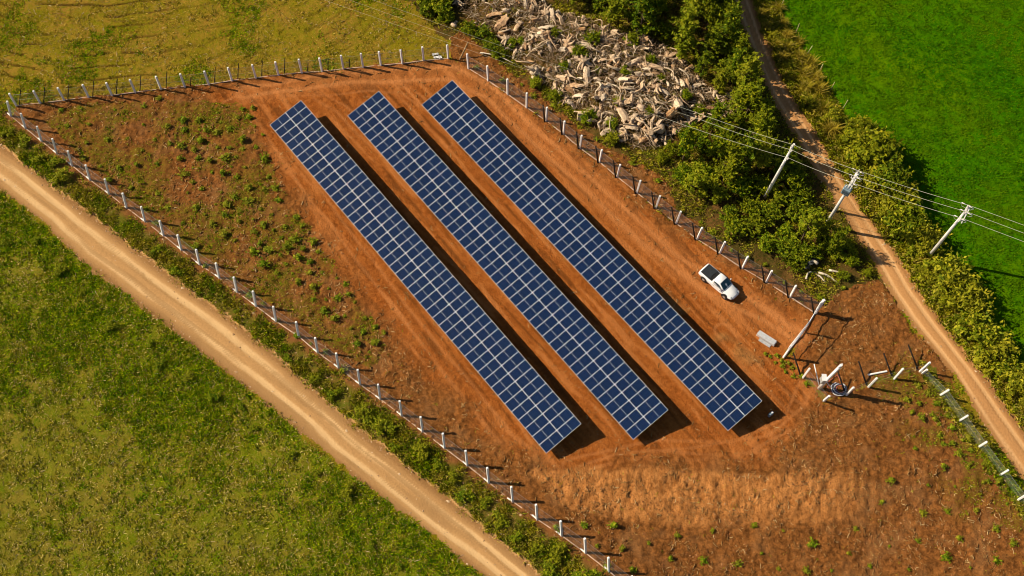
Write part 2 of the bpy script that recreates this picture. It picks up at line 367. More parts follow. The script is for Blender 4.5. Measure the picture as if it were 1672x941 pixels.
class MB:
    """collects shapes, then links them as ONE mesh object"""
    def __init__(s): s.v = []; s.f = []; s.mi = []; s.sm = []
    def add(s, V, Fc, mi=0, sm=False):
        b = len(s.v); s.v += [tuple(map(float, q)) for q in V]
        for f in Fc: s.f.append([b + i for i in f]); s.mi.append(mi); s.sm.append(sm)
    def box(s, c, size, rot=None, mi=0, ch=0.0):
        hx, hy, hz2 = (q / 2 for q in size)
        if ch <= 0:
            V = [(x, y, z) for x in (-hx, hx) for y in (-hy, hy) for z in (-hz2, hz2)]
            Fc = [(0, 1, 3, 2), (4, 6, 7, 5), (0, 4, 5, 1), (2, 3, 7, 6), (0, 2, 6, 4), (1, 5, 7, 3)]
        else:
            ch = min(ch, hx * .9, hy * .9, hz2 * .9); V = []; Fc = []
            ring = [(-hx + ch, -hy), (hx - ch, -hy), (hx, -hy + ch), (hx, hy - ch), (hx - ch, hy), (-hx + ch, hy), (-hx, hy - ch), (-hx, -hy + ch)]
            inn = [(x * (hx - ch) / hx, y * (hy - ch) / hy) for x, y in ring]
            for z, rg in ((-hz2, inn), (-hz2 + ch, ring), (hz2 - ch, ring), (hz2, inn)): V += [(x, y, z) for x, y in rg]
            for k in range(3):
                for i in range(8): j = (i + 1) % 8; Fc.append((k * 8 + i, k * 8 + j, k * 8 + 8 + j, k * 8 + 8 + i))
            Fc.append(tuple(range(7, -1, -1))); Fc.append(tuple(range(24, 32)))
        Mx = rot.to_matrix() if hasattr(rot, 'to_matrix') else rot
        out = []
        for q in V:
            q = Vector(q)
            if Mx is not None: q = Mx @ q
            out.append(q + Vector(c))
        s.add(out, Fc, mi)
    def tube(s, pts, rad, n=8, mi=0, sm=True, caps=True, flat=1.0):
        pts = [Vector(q) for q in pts]; rad = rad if hasattr(rad, '__len__') else [rad] * len(pts)
        V = []; prev = None
        for i, q in enumerate(pts):
            d = (pts[min(i + 1, len(pts) - 1)] - pts[max(i - 1, 0)]).normalized()
            a = prev if prev is not None else (Vector((0, 0, 1)) if abs(d.z) < .9 else Vector((1, 0, 0)))
            x = (a - d * a.dot(d)).normalized(); y = d.cross(x); prev = x
            for k in range(n):
                t = 2 * math.pi * k / n; V.append(q + (x * math.cos(t) * flat + y * math.sin(t)) * rad[i])
        Fc = [(i * n + k, i * n + (k + 1) % n, (i + 1) * n + (k + 1) % n, (i + 1) * n + k) for i in range(len(pts) - 1) for k in range(n)]
        s.add(V, Fc, mi, sm)
        if caps:
            b = len(s.v) - len(V); e = b + (len(pts) - 1) * n
            s.f.append([b + k for k in range(n - 1, -1, -1)]); s.mi.append(mi); s.sm.append(False)
            s.f.append([e + k for k in range(n)]); s.mi.append(mi); s.sm.append(False)
    def loft(s, secs, mi=0, sm=True, caps=True):
        n = len(secs[0]); V = [q for sec in secs for q in sec]
        Fc = [(i * n + k, i * n + (k + 1) % n, (i + 1) * n + (k + 1) % n, (i + 1) * n + k) for i in range(len(secs) - 1) for k in range(n)]
        s.add(V, Fc, mi, sm)
        if caps:
            b = len(s.v) - len(V); e = b + (len(secs) - 1) * n
            s.f.append([b + k for k in range(n - 1, -1, -1)]); s.mi.append(mi); s.sm.append(False)
            s.f.append([e + k for k in range(n)]); s.mi.append(mi); s.sm.append(False)
    def mesh(s, name, mats):
        me = bpy.data.meshes.new(name); me.from_pydata(s.v, [], s.f)
        for mm in (mats if isinstance(mats, list) else [mats]): me.materials.append(mm)
        me.polygons.foreach_set('material_index', s.mi); me.polygons.foreach_set('use_smooth', s.sm); me.update()
        return me
    def build(s, name, mats, parent=None): return ob(name, s.mesh(name, mats), parent)

# ------------------------------------------------------------------ ground objects (one per kind of ground, sharing edges)
weedm = np.zeros(gx.shape)
WEED_A = wp([(60, 185), (200, 165), (400, 170), (455, 300), (545, 440), (630, 560), (600, 600), (480, 520), (330, 420), (180, 300)])
weedm = np.where(inpoly(WEED_A, jx, jy), 1, 0) * smooth(.25, .6, fbm(gx, gy, 4, 3, 33))
weedm = np.maximum(weedm, smooth(6.5, 2, dline(wp([(1500, 640), (1560, 720), (1640, 830)]), gx, gy)) * .7 * smooth(.4, .6, fbm(gx, gy, 3, 3, 35)))
attrs_all = dict(fresh=fresh, berm=bermm, track=track * (zone == Z_SOIL), weed=weedm, spoil=spoil, far=.75 * smooth(9, 26, dline(wp(ROADL_L), gx, gy) + (fbm(gx, gy, 9, 3, 111) - .5) * 22) * smooth(.35, .6, fbm(gx, gy, 1.6, 3, 113)), streak=np.where(onL | onR, rst, streakA), bare=smooth(1.5, .5, dFence + (fbm(gx, gy, 1.5, 2, 47) - .5) * 1.2), rut=rut, edge=np.abs(u), furrow=furrow)
cz = zone[:-1, :-1]
idx = np.arange(nx * ny).reshape(ny, nx)
quads = np.stack([idx[:-1, :-1], idx[:-1, 1:], idx[1:, 1:], idx[1:, :-1]], -1).reshape(-1, 4)
verts = np.stack([gx, gy, hz_], -1).reshape(-1, 3); czf = cz.reshape(-1)
def zone_obj(name, zs, mat, attrs, label):
    q = quads[np.isin(czf, zs)]; used, inv = np.unique(q, return_inverse=True)
    me = npmesh(name, verts[used], inv.reshape(-1, 4), mat, True, {a: attrs_all[a].reshape(-1)[used] for a in attrs})
    return tag(ob(name, me), label, 'ground', kind='structure')
zone_obj('bare_soil', [Z_SOIL], M['soil'], ['fresh', 'berm', 'track', 'weed', 'spoil', 'streak'], 'red bare soil graded around the three solar arrays')
zone_obj('dirt_road', [Z_ROADL], M['roadl'], ['rut', 'edge', 'streak'], 'pale dirt road with two wheel tracks along the left fence')
zone_obj('dirt_lane', [Z_ROADR], M['roadr'], ['rut', 'edge', 'streak'], 'ochre dirt lane between the wood and the green crop field')
zone_obj('meadow', [Z_MEAD], M['meadow'], ['far'], 'olive meadow below the pale dirt road')
zone_obj('pasture', [Z_PAST], M['pasture'], ['furrow'], 'dry ochre pasture with curved mowing lines beyond the top fence')
zone_obj('grass_verge', [Z_VERGE], M['verge'], ['bare'], 'rough grass verge between the pale road and the fence')
zone_obj('hedge_bank', [Z_HEDGE], M['hedgev'], [], 'yellowish grassy bank between the lane and the crop field')
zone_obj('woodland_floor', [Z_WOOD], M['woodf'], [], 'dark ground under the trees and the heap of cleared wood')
zone_obj('crop_field', [Z_CROP], M['crop'], [], 'vivid green crop field right of the lane')
BIG = 4000.
tv = np.array([(-BIG, -BIG, 0), (BIG, -BIG, 0), (BIG, BIG, 0), (-BIG, BIG, 0), (GX0, GY0, 0), (GX1, GY0, 0), (GX1, GY1, 0), (GX0, GY1, 0)])
tag(ob('terrain', npmesh('terrain', tv, [(0, 1, 5, 4), (1, 2, 6, 5), (2, 3, 7, 6), (3, 0, 4, 7)], M['terrain'])), 'farmland stretching away beyond the fields', 'ground', kind='structure')

# ------------------------------------------------------------------ grass and litter (uncountable: stuff)
def leafmat(name, cols, trans=.25, rough=.55, spec=.25, objvar=.35, noise_s=.9):
    t = NT(name)
    isl = t.N('ShaderNodeNewGeometry').outputs['Random Per Island']
    n = t.noise(noise_s, 3, .6, t.N('ShaderNodeNewGeometry').outputs['Position'])
    c = t.mix(t.ramp(n, .38, .62), cols[0], cols[1])
    c = t.mix(t.ramp(isl, .55, 1.0, 0, .85), c, cols[2])
    oi = t.N('ShaderNodeObjectInfo').outputs['Random']
    c = t.mix(t.math('MULTIPLY', oi, objvar), c, cols[3])
    d = t.bsdf(c, rough, spec)
    tr = t.N('ShaderNodeBsdfTranslucent'); t.L(c, tr.inputs[0])
    mx = t.N('ShaderNodeMixShader'); mx.inputs[0].default_value = trans; t.L(d, mx.inputs[1]); t.L(tr.outputs[0], mx.inputs[2])
    return t.done(mx.outputs[0])
M['g_mead'] = leafmat('meadow_grass', [(.128, .168, .002), (.28, .235, .010), (.64, .50, .16), (.2, .16, .03)], .28, .8, .02, 0)
M['g_past'] = leafmat('dry_grass', [(.20, .175, .006), (.36, .245, .018), (.58, .42, .10), (.2, .16, .03)], .2, .8, .02, 0)
M['g_green'] = leafmat('lush_grass', [(.075, .178, .0015), (.205, .30, .002), (.46, .46, .010), (.2, .16, .03)], .32, .8, .02, 0)
M['g_verge'] = leafmat('verge_grass', [(.17, .215, .004), (.34, .30, .010), (.58, .43, .10), (.2, .16, .03)], .3, .8, .02, 0)
M['g_crop'] = leafmat('crop_leaves', [(.034, .150, .0006), (.085, .180, .0008), (.125, .215, .001), (.2, .16, .03)], .32, .7, .02, 0, .07)

def scatter(zs, density, weight=None, margin=1.5):
    A = (GX1 - GX0) * (GY1 - GY0); n = int(A * density)
    x = rng.uniform(GX0, GX1, n); y = rng.uniform(GY0, GY1, n)
    px, py = proj(x, y); mg = 60
    k = (px > -mg) & (px < W + mg) & (py > -mg) & (py < H + mg)
    x, y = x[k], y[k]
    k = np.isin(samp(zone, x, y), zs)
    x, y = x[k], y[k]
    if weight is not None:
        k = rng.random(len(x)) < weight(x, y); x, y = x[k], y[k]
    return x, y

def blades(x, y, k, ln, wd, lean, spread):
    n = len(x) * k
    bx = np.repeat(x, k) + rng.normal(0, spread, n); by = np.repeat(y, k) + rng.normal(0, spread, n); bz = hz(bx, by) - .02
    a = rng.uniform(0, 2 * np.pi, n); L = rng.uniform(ln * .5, ln * 1.2, n) * np.repeat(rng.uniform(.6, 1.2, len(x)), k)
    th = np.clip(rng.normal(lean, .3, n), .05, 1.45)
    dx, dy, dz = np.cos(a) * np.sin(th), np.sin(a) * np.sin(th), np.cos(th)
    w_ = rng.uniform(.6, 1.3, n) * wd / 2; sx, sy = -np.sin(a) * w_, np.cos(a) * w_
    V = np.empty((n, 4, 3))
    V[:, 0] = np.stack([bx - sx, by - sy, bz], -1); V[:, 1] = np.stack([bx + sx, by + sy, bz], -1)
    mx, my, mz = bx + dx * L * .55, by + dy * L * .55, bz + dz * L * .7
    V[:, 2] = np.stack([mx + sx * .8, my + sy * .8, mz], -1)
    V[:, 3] = np.stack([bx + dx * L, by + dy * L, bz + dz * L * .75], -1)
    return V.reshape(-1, 3), np.arange(n * 4).reshape(-1, 4)

def grass(name, zs, dens, k, ln, wd, lean, spread, mat, label, weight=None):
    x, y = scatter(zs, dens, weight); V, Fc = blades(x, y, k, ln, wd, lean, spread)
    return tag(ob(name, npmesh(name, V, Fc, mat)), label, 'grass', kind='stuff')

wm = lambda x, y: .25 + .75 * smooth(.40, .60, fbm(x, y, 1.1, 3, 51))
grass('grass', [Z_MEAD], 12, 6, .46, .085, 1.1, .12, M['g_mead'], 'short olive and straw coloured grass of the meadow', wm)
mead_green = lambda x, y: smooth(.44, .70, fbm(x, y, 7.0, 3, 53) * .65 + .35 * fbm(x, y, 1.0, 2, 54) - .03 + .22 * smooth(20, 3, samp(dline(wp(ROADL_L), gx, gy), x, y)) - .03) 
grass('grass', [Z_MEAD], 15, 7, .5, .075, 1.05, .16, M['g_green'], 'lush green tussocks in the meadow', mead_green)
grass('grass', [Z_PAST], 10, 5, .38, .075, 1.12, .12, M['g_past'], 'dry ochre grass of the pasture', lambda x, y: (1 - .9 * samp(furrow, x, y)) * (.2 + .8 * smooth(.38, .6, fbm(x, y, 1.4, 3, 57))))
grass('grass', [Z_PAST], 9, 7, .42, .07, 1.0, .15, M['g_green'], 'greener tufts in the dry pasture', lambda x, y: smooth(.52, .66, fbm(x, y, 5, 3, 58) + .06 * smooth(-35, -60, x)))
grass('grass', [Z_VERGE], 16, 8, .60, .06, .8, .14, M['g_verge'], 'tall tangled grass of the fence verge', lambda x, y: smooth(.36, .55, fbm(x, y, 1.3, 3, 59)) * smooth(.25, .9, samp(dFence, x, y)))
grass('grass', [Z_VERGE], 9, 9, .6, .06, .7, .16, M['g_green'], 'green tussocks of the fence verge', lambda x, y: smooth(.52, .62, fbm(x, y, 4.5, 2, 60)) * smooth(.5, 1.2, samp(dFence, x, y)))
grass('grass', [Z_HEDGE], 16, 8, .75, .07, .8, .16, M['g_verge'], 'tall yellowish grass on the bank beside the lane')
grass('grass', [Z_WOOD], 9, 7, .6, .06, .8, .18, M['g_verge'], 'undergrowth grass on the woodland floor', lambda x, y: np.where(samp(inHeap, x, y), .12, 1) * smooth(.35, .55, fbm(x, y, 2.5, 3, 62)))
cropw = lambda x, y: .35 + .65 * smooth(.42, .56, fbm(x, y, .8, 2, 63))
grass('crop_leaves', [Z_CROP], 22, 6, .36, .09, 1.12, .14, M['g_crop'], 'dense bright green crop leaves covering the field', lambda x, y: cropw(x, y) * smooth(.2, .9, samp(dCrop, x, y)))
grass('grass', [Z_SOIL], 9, 6, .30, .055, .95, .10, M['g_verge'], 'sparse weedy grass coming up through the brown soil', lambda x, y: .6 * samp(weedm, x, y) + .012 * (1 - samp(fresh, x, y)))
grass('grass', [Z_SOIL], 5, 7, .36, .06, .85, .12, M['g_green'], 'small green shoots in the weedy soil', lambda x, y: .8 * samp(weedm, x, y) * smooth(.5, .62, fbm(x, y, 1.6, 2, 67)))

grass('grass', [Z_ROADL, Z_ROADR], 7, 7, .42, .07, 1.0, .16, M['g_verge'], 'scattered tufts creeping in along the road edges', lambda x, y: .8 * smooth(.80, 1.0, np.abs(samp(u, x, y))) * smooth(.45, .6, fbm(x, y, 2.2, 2, 69)))
def twigs(zs, dens, ln, rad, weight=None):
    x, y = scatter(zs, dens, weight); n = len(x)
    a = rng.uniform(0, 2 * np.pi, n); L = rng.uniform(.4, 1.5, n) * ln; bend = rng.normal(0, .9, n); r = rng.uniform(.6, 1.4, n) * rad
    nseg = 4; V = np.empty((n, nseg, 3, 3))
    cx_, cy_ = x.copy(), y.copy(); ang = a - bend
    z0 = hz(x, y)
    for i in range(nseg):
        zc = np.maximum(hz(cx_, cy_), z0 - .05) + r * .8
        taper = [.7, 1, .9, .35][i]
        for j in range(3):
            t = 2 * np.pi * j / 3 + .5
            V[:, i, j] = np.stack([cx_ - np.sin(ang) * np.cos(t) * r * taper, cy_ + np.cos(ang) * np.cos(t) * r * taper, zc + np.sin(t) * r * taper], -1)
        cx_ = cx_ + np.cos(ang) * L / 3; cy_ = cy_ + np.sin(ang) * L / 3; ang = ang + bend * .66
    base = np.arange(n)[:, None] * (nseg * 3); fs = []
    for i in range(nseg - 1):
        for j in range(3):
            k = (j + 1) % 3; fs.append(np.stack([base[:, 0] + i * 3 + j, base[:, 0] + i * 3 + k, base[:, 0] + i * 3 + 3 + k, base[:, 0] + i * 3 + 3 + j], -1))
    return V.reshape(-1, 3), np.concatenate(fs)

def islemat(name, a, b, c, rough=.9):
    t = NT(name); isl = t.N('ShaderNodeNewGeometry').outputs['Random Per Island']; n = t.noise(6, 4)
    col = t.mix(isl, a, b); col = t.mix(t.ramp(isl, .75, .98), col, c); col = t.mix(t.ramp(n, .5, .8, 0, .5), col, a)
    return t.done(t.bsdf(col, rough, .15))
M['twig'] = islemat('dry_twig', (.22, .105, .03), (.42, .24, .08), (.62, .43, .20))
M['twigg'] = islemat('straw', (.26, .18, .06), (.38, .27, .10), (.58, .46, .26))
M['clod'] = islemat('soil_clod', (.17, .062, .018), (.32, .125, .038), (.42, .21, .085))
wsoil = lambda x, y: np.clip((.14 + .75 * (1 - samp(fresh, x, y)) + .8 * samp(spoil, x, y) + .35 * samp(bermm, x, y)) * smooth(.3, .6, fbm(x, y, 2.2, 2, 65)) * (1 - .7 * samp(track, x, y)), 0, 1)
V, Fc = twigs([Z_SOIL], 5.0, .46, .036, wsoil)
tag(ob('twig_litter', npmesh('twig_litter', V, Fc, M['twig'])), 'dry roots and twigs littering the bare soil', 'litter', kind='stuff')
V, Fc = twigs([Z_MEAD, Z_PAST, Z_VERGE], 3.6, .42, .030, lambda x, y: .75 * smooth(.38, .6, fbm(x, y, 2.0, 2, 66)))
tag(ob('straw_litter', npmesh('straw_litter', V, Fc, M['twigg'])), 'dry straw and stalks lying in the grass', 'litter', kind='stuff')

OCT = np.array([(1, 0, 0), (-1, 0, 0), (0, 1, 0), (0, -1, 0), (0, 0, 1), (0, 0, -1), (.7, .7, .3), (-.7, .6, .35), (.6, -.75, .3), (-.65, -.65, .3)])
def clods(zs, dens, size, weight=None):
    x, y = scatter(zs, dens, weight); n = len(x)
    s_ = size * np.exp(np.clip(rng.normal(0, .4, n), -1, .75)); base = np.array([(1, 0, 0), (.6, .6, .25), (0, 1, 0), (-.6, .6, .2), (-1, 0, 0), (-.6, -.6, .25), (0, -1, 0), (.6, -.6, .2), (0, 0, .75)])
    P = base[None] * (1 + rng.normal(0, .22, (n, 9, 1))); a = rng.uniform(0, 6.28, n); ca, sa = np.cos(a), np.sin(a)
    st = rng.uniform(.7, 1.6, n)
    X = P[..., 0] * st[:, None]; Y = P[..., 1]
    V = np.stack([(X * ca[:, None] - Y * sa[:, None]) * s_[:, None] + x[:, None], (X * sa[:, None] + Y * ca[:, None]) * s_[:, None] + y[:, None], P[..., 2] * s_[:, None] + hz(x, y)[:, None] - .01], -1)
    b = np.arange(n) * 9
    Fc = np.concatenate([np.stack([b + i, b + (i + 1) % 8, b + 8], -1) for i in range(8)])
    return V.reshape(-1, 3), Fc
V, Fc = clods([Z_SOIL], 6.0, .065, wsoil)
tag(ob('soil_rubble', npmesh('soil_rubble', V, Fc, M['clod'])), 'small clods and stones on the bare soil', 'rubble', kind='stuff')
V, Fc = clods([Z_ROADL, Z_ROADR, Z_VERGE], 5.0, .07, lambda x, y: np.where(samp(zone, x, y) == Z_VERGE, .25, .06 + smooth(.62, .98, np.abs(samp(u, x, y)))))
M['clod2'] = islemat('road_stone', (.30, .17, .08), (.45, .28, .14), (.62, .45, .28))
tag(ob('road_rubble', npmesh('road_rubble', V, Fc, M['clod2'])), 'loose stones and crumbled earth along the road edges', 'rubble', kind='stuff')


# ------------------------------------------------------------------ solar arrays
def glass_mat():
    t = NT('solar_cells'); p = t.coord()
    sx = t.N('ShaderNodeSeparateXYZ'); t.L(p, sx.inputs[0])
    def lines(sock, pitch, wdt):
        f = t.math('FRACT', t.math('MULTIPLY', sock, 1 / pitch)); d = t.math('ABSOLUTE', t.math('SUBTRACT', f, .5)); return t.ramp(d, .5 - wdt / pitch, .5)
    gl = t.math('MAXIMUM', lines(sx.outputs[0], .1842, .03), lines(sx.outputs[1], .1185, .024))
    n = t.noise(1.3, 4); oi = t.N('ShaderNodeObjectInfo').outputs['Random']
    c = t.mix(oi, (.0014, .0062, .027), (.0027, .0105, .043))
    c = t.mix(t.ramp(n, .35, .7), c, (.0025, .010, .043))
    c = t.mix(t.math('MULTIPLY', gl, .6), c, (.022, .055, .15))
    c = t.mix(t.ramp(t.noise(5, 3), .62, .8, 0, .12), c, (.2, .14, .09))
    b = t.N('ShaderNodeBsdfPrincipled'); t.L(c, b.inputs['Base Color']); b.inputs['Roughness'].default_value = .28
    b.inputs['Specular IOR Level'].default_value = .14
    return t.done(b.outputs[0])
M['cells'] = glass_mat()
M['frame'] = simple('anodised_frame', (.62, .63, .64), .45, .5, 0., .05)
M['galv'] = simple('galvanised_steel', (.45, .46, .47), .45, .5, .4, .15)
NCOL = 45; H1, H2 = 1.1, 2.3
ROWS = [((-11.3449, 2.032), -.9005, 54.3045, 4.8017), ((-1.835, 3.7305), -.9006, 54.2577, 4.8842), ((7.9556, 5.3108), -.8915, 55.6667, 4.8993)]
WHICH = ['leftmost of three, beside the weedy ground', 'middle of three, between two soil alleys', 'rightmost of three, beside the pickup track']
for (c, yaw, L, Wd), lab in zip(ROWS, WHICH):
    z0 = 0.0
    root = thing('solar_array', 'long blue solar array, ' + lab, 'solar array', (c[0], c[1], z0), yaw, 'solar arrays on the red soil')
    tilt = math.atan2(H2 - H1, Wd); sl = math.hypot(Wd, H2 - H1)
    mw = L / NCOL; ml = sl / 2
    fw = .024
    g = MB(); g.box((0, 0, -.012), (mw - .03, ml - .03, .02))
    gme = g.mesh('solar_panel', M['cells'])
    fm = MB()
    for sx in (-1, 1): fm.box((sx * (mw / 2 - fw / 2 - .006), 0, -.012), (fw, ml - .012, .045))
    for sy in (-1, 1): fm.box((0, sy * (ml / 2 - .015 - .006), -.012), (mw - .012 - 2 * fw - .002, .030, .045))
    fm.box((0, 0, .0005), (mw - .014 - 2 * fw, .023, .012))
    fme = fm.mesh('frame', M['frame'])
    pp = pf = None
    for r in range(2):
        for k in range(NCOL):
            s_ = (r - .5) * ml
            x = -L / 2 + (k + .5) * mw; y = s_ * math.cos(tilt); z = (H1 + H2) / 2 + s_ * math.sin(tilt)
            if pp is None: o = pp = ob('solar_panel', gme, root); f = pf = ob('frame', fme, o)
            else:
                o = pp.copy(); COL.objects.link(o); o.parent = root; f = pf.copy(); COL.objects.link(f); f.parent = o
            o.location = (x, y, z); o.rotation_euler = (tilt + random.gauss(0, .002), random.gauss(0, .002), 0)
    for q in (-.36, -.14, .14, .36):
        mb = MB(); s_ = q * sl; mb.box((0, s_ * math.cos(tilt) + .06 * math.sin(tilt), (H1 + H2) / 2 + s_ * math.sin(tilt) - .07), (L - .2, .05, .07)); mb.build('rail', M['galv'], root)
    for k in range(12):
        x = -L / 2 + (k + .5) * L / 12
        for q in (-.27, .27):
            s_ = q * sl; zt = (H1 + H2) / 2 + s_ * math.sin(tilt) - .13
            mb = MB(); mb.box((x, s_ * math.cos(tilt), zt / 2 - .3), (.10, .10, zt + .6)); mb.build('support_post', M['galv'], root)
        mb = MB(); a = Vector((x + .08, -.42 * Wd, H1 + .08 * (H2 - H1) - .16)); b = Vector((x + .08, .42 * Wd, H2 - .08 * (H2 - H1) - .16)); mb.tube([a, b], .05, 6); mb.build('rafter', M['galv'], root)

# ------------------------------------------------------------------ fences
M['post'] = simple('whitewashed_concrete', (.80, .79, .77), .8, .2, 0, .08, 2.5)
M['kerb'] = simple('pale_kerb', (.50, .36, .27), .9, .2, 0, .3, 1.2)
M['stay'] = simple('dark_timber', (.018, .013, .010), .9, .15, 0, .3, 4)
M['white'] = simple('white_enamel', (.72, .72, .72), .45, .4, 0, .08)
def mesh_mat(name, col, cover, pitch=.16):
    t = NT(name); p = t.coord('UV'); sx = t.N('ShaderNodeSeparateXYZ'); t.L(p, sx.inputs[0])
    a = t.math('ADD', sx.outputs[0], sx.outputs[1]); b = t.math('SUBTRACT', sx.outputs[0], sx.outputs[1])
    wv = []
    for q in (a, b):
        f = t.math('FRACT', t.math('MULTIPLY', q, 1 / pitch)); d = t.math('ABSOLUTE', t.math('SUBTRACT', f, .5)); wv.append(t.math('LESS_THAN', d, cover / 4))
    k = t.math('MAXIMUM', wv[0], wv[1])
    tp = t.N('ShaderNodeBsdfTransparent'); d = t.bsdf(col, .6, .4, .2)
    mx = t.N('ShaderNodeMixShader'); t.L(k, mx.inputs[0]); t.L(tp.outputs[0], mx.inputs[1]); t.L(d, mx.inputs[2])
    return t.done(mx.outputs[0])
M['wire'] = mesh_mat('wire_mesh', (.25, .22, .21), .13)
M['wired'] = mesh_mat('dark_wire_mesh', (.22, .175, .165), .20)
M['wireg'] = mesh_mat('green_wire_mesh', (.34, .42, .30), .13)

def post_top(px, py, dx, dy, h, keep=.95):
    """top of a slightly leaning post whose foot and tip are seen at these places"""
    B = G(px, py); vx, vy = proj(B[0], B[1], B[2] + h)
    tx = px + dx; ty = py + dy
    ln = math.hypot(dx, dy); vl = math.hypot(vx - px, vy - py)
    T = at(keep * tx + (1 - keep) * vx, keep * ty + (1 - keep) * vy, B[2] + h)
    d = T - B; lat = math.hypot(d[0], d[1]); mx_ = h * .24
    if lat > mx_: T[0] = B[0] + d[0] * mx_ / lat; T[1] = B[1] + d[1] * mx_ / lat
    return Vector(B), Vector(T)

def fence(label, pts, offs, h, post_w=.23, mat='wire', stay=None, kerb=True, foot=False, closed_end=True, mesh_h=.86):
    c = G(*pts[len(pts) // 2]); root = thing('wire_fence', label, 'fence', c)
    cv = Vector(c); BT = []
    for i, ((px, py), (dx, dy)) in enumerate(zip(pts, offs)):
        B, T = post_top(px, py, dx, dy, h * random.uniform(.97, 1.03)); BT.append((B, T))
        mb = MB(); ax = (T - B).normalized(); L = (T - B).length
        q = ax.to_track_quat('Z', 'X'); yaw = math.atan2(pts[min(i + 1, len(pts) - 1)][1] - pts[max(i - 1, 0)][1], pts[min(i + 1, len(pts) - 1)][0] - pts[max(i - 1, 0)][0])
        mb.box((B + T) / 2 - ax * .15 - cv, (post_w, post_w, L + .3), q, ch=.03)
        po = mb.build('fence_post', M['post'], root)
        if foot:
            e = at(px - 6.5, py - 5, 0); dirv = Vector((e[0] - B.x, e[1] - B.y, 0)).normalized()
            fb = MB(); fb.box(B + dirv * .38 + Vector((0, 0, .05)) - cv, (.62, .16, .16), Vector((dirv.x, dirv.y, 0)).to_track_quat('X', 'Z'), ch=.03); fb.build('footing', M['post'], po)
        if stay:
            st = stay(i, px, py)
            if st:
                ox, oy, tx, ty, zz = st
                a = Vector(G(px + ox, py + oy)) - Vector((0, 0, .1)); b = Vector(at(px + ox + tx, py + oy + ty, B.z + zz))
                sb = MB(); rs = .10 if (mat == 'wired' or not kerb) else .062; sb.tube([a - cv, b - cv], [rs, rs * .85], 6); sb.build('timber_stay', M['stay'], po)
    # wire mesh: one sheet following the posts
    mb = MB(); V = []; Fc = []; UV = []; s_ = 0
    for i, (B, T) in enumerate(BT):
        if i: s_ += (B - BT[i - 1][0]).length
        V += [B + Vector((0, 0, .03)) - cv, B + (T - B) * mesh_h - cv]; UV += [(s_, 0), (s_, h * mesh_h)]
        if i: Fc.append((2 * i - 2, 2 * i, 2 * i + 1, 2 * i - 1))
    me = bpy.data.meshes.new('wire_mesh'); me.from_pydata([tuple(v) for v in V], [], Fc); uv = me.uv_layers.new(name='UVMap')
    for lp in me.loops: uv.data[lp.index].uv = UV[lp.vertex_index]
    me.materials.append(M[mat]); ob('wire_mesh', me, root)
    for frac in (.45, mesh_h):
        mb = MB(); mb.tube([B + (T - B) * frac - cv for B, T in BT], .007, 4); mb.build('strand_wire', M['galv'], root)
    if kerb:
        mb = MB()
        for (B, T), (B2, T2) in zip(BT, BT[1:]):
            d = B2 - B; L = d.length; q = d.to_track_quat('X', 'Z')
            mb.box((B + B2) / 2 - cv + Vector((0, 0, .0)), (L - .26, .09, .16), q)
        mb.build('kerb', M['kerb'], root)
    return BT

lin = lambda a, b, t: a + (b - a) * min(1, max(0, t))
off_top = [(lin(-12, -2, (x - 27) / 705), lin(-20, -23, (x - 27) / 705)) for x, y in F_TOP]
off_left = [(lin(-8, -1.5, (y - 190) / 713) - (0 if y > 200 else -2), -24.5) for x, y in F_LEFT]
xs = [765, 829, 870, 920, 1008, 1071, 1138, 1212, 1290, 1332]; dxs = [-2.5, -.5, .5, 2, 5, 7, 9, 9.5, 10, 9]; dys = [-24, -25, -24, -21, -20, -20, -19, -19, -18.5, -18]
off_right = [(float(np.interp(x, xs, dxs)), float(np.interp(x, xs, dys))) for x, y in F_RIGHT]
stay_top = lambda i, px, py: (lin(4, 9, i / 8), lin(0, -2, i / 8), lin(2.5, 1, i / 12), -26 if i not in (7, 12, 13, 14) else -14, 2.2) if i < 15 else (-1.5, -1, -1.5, -23, 2.7)
stay_right = lambda i, px, py: (-2.5, 1.5, lin(-2.5, -5, (px - 860) / 250), -28, 2.5) if px > 880 else None
fence('white post and wire fence along the dry pasture, top edge of the enclosure', F_TOP, off_top, 2.7, stay=stay_top)
fence('long white post fence beside the pale dirt road, with footings at each post', F_LEFT, off_left, 3.0, foot=True)
fence('white post and wire fence between the red soil track and the wood', F_RIGHT, off_right, 2.75, mat='wired', stay=stay_right)
stay_gate = lambda i, px, py: {1: (-2, 0, -14, -41, 1.6), 3: (-1, -1, -13, -38, 1.6), 4: (-2, -2, -14, -40, 1.6), 5: (-2, -2, -15, -40, 1.6), 6: (-2, -2, -17, -42, 1.6)}.get(i)
gp = F_GATE[1:]
fence('short white post fence between the meter pole and the dirt lane', gp, [(11, -15), (9.5, -8), (12, -12), (14, -14.5), (15, -17), (17, -15)], 2.6, post_w=.23, stay=lambda i, a, b: stay_gate(i + 1, a, b), kerb=False)
fence('white post fence with greenish mesh beside the dirt lane, right edge of the enclosure', [(1506, 610)] + F_EDGE, [(8, -6)] + [(13.5, -8.2)] * len(F_EDGE), 1.9, post_w=.22, mat='wireg', kerb=False)

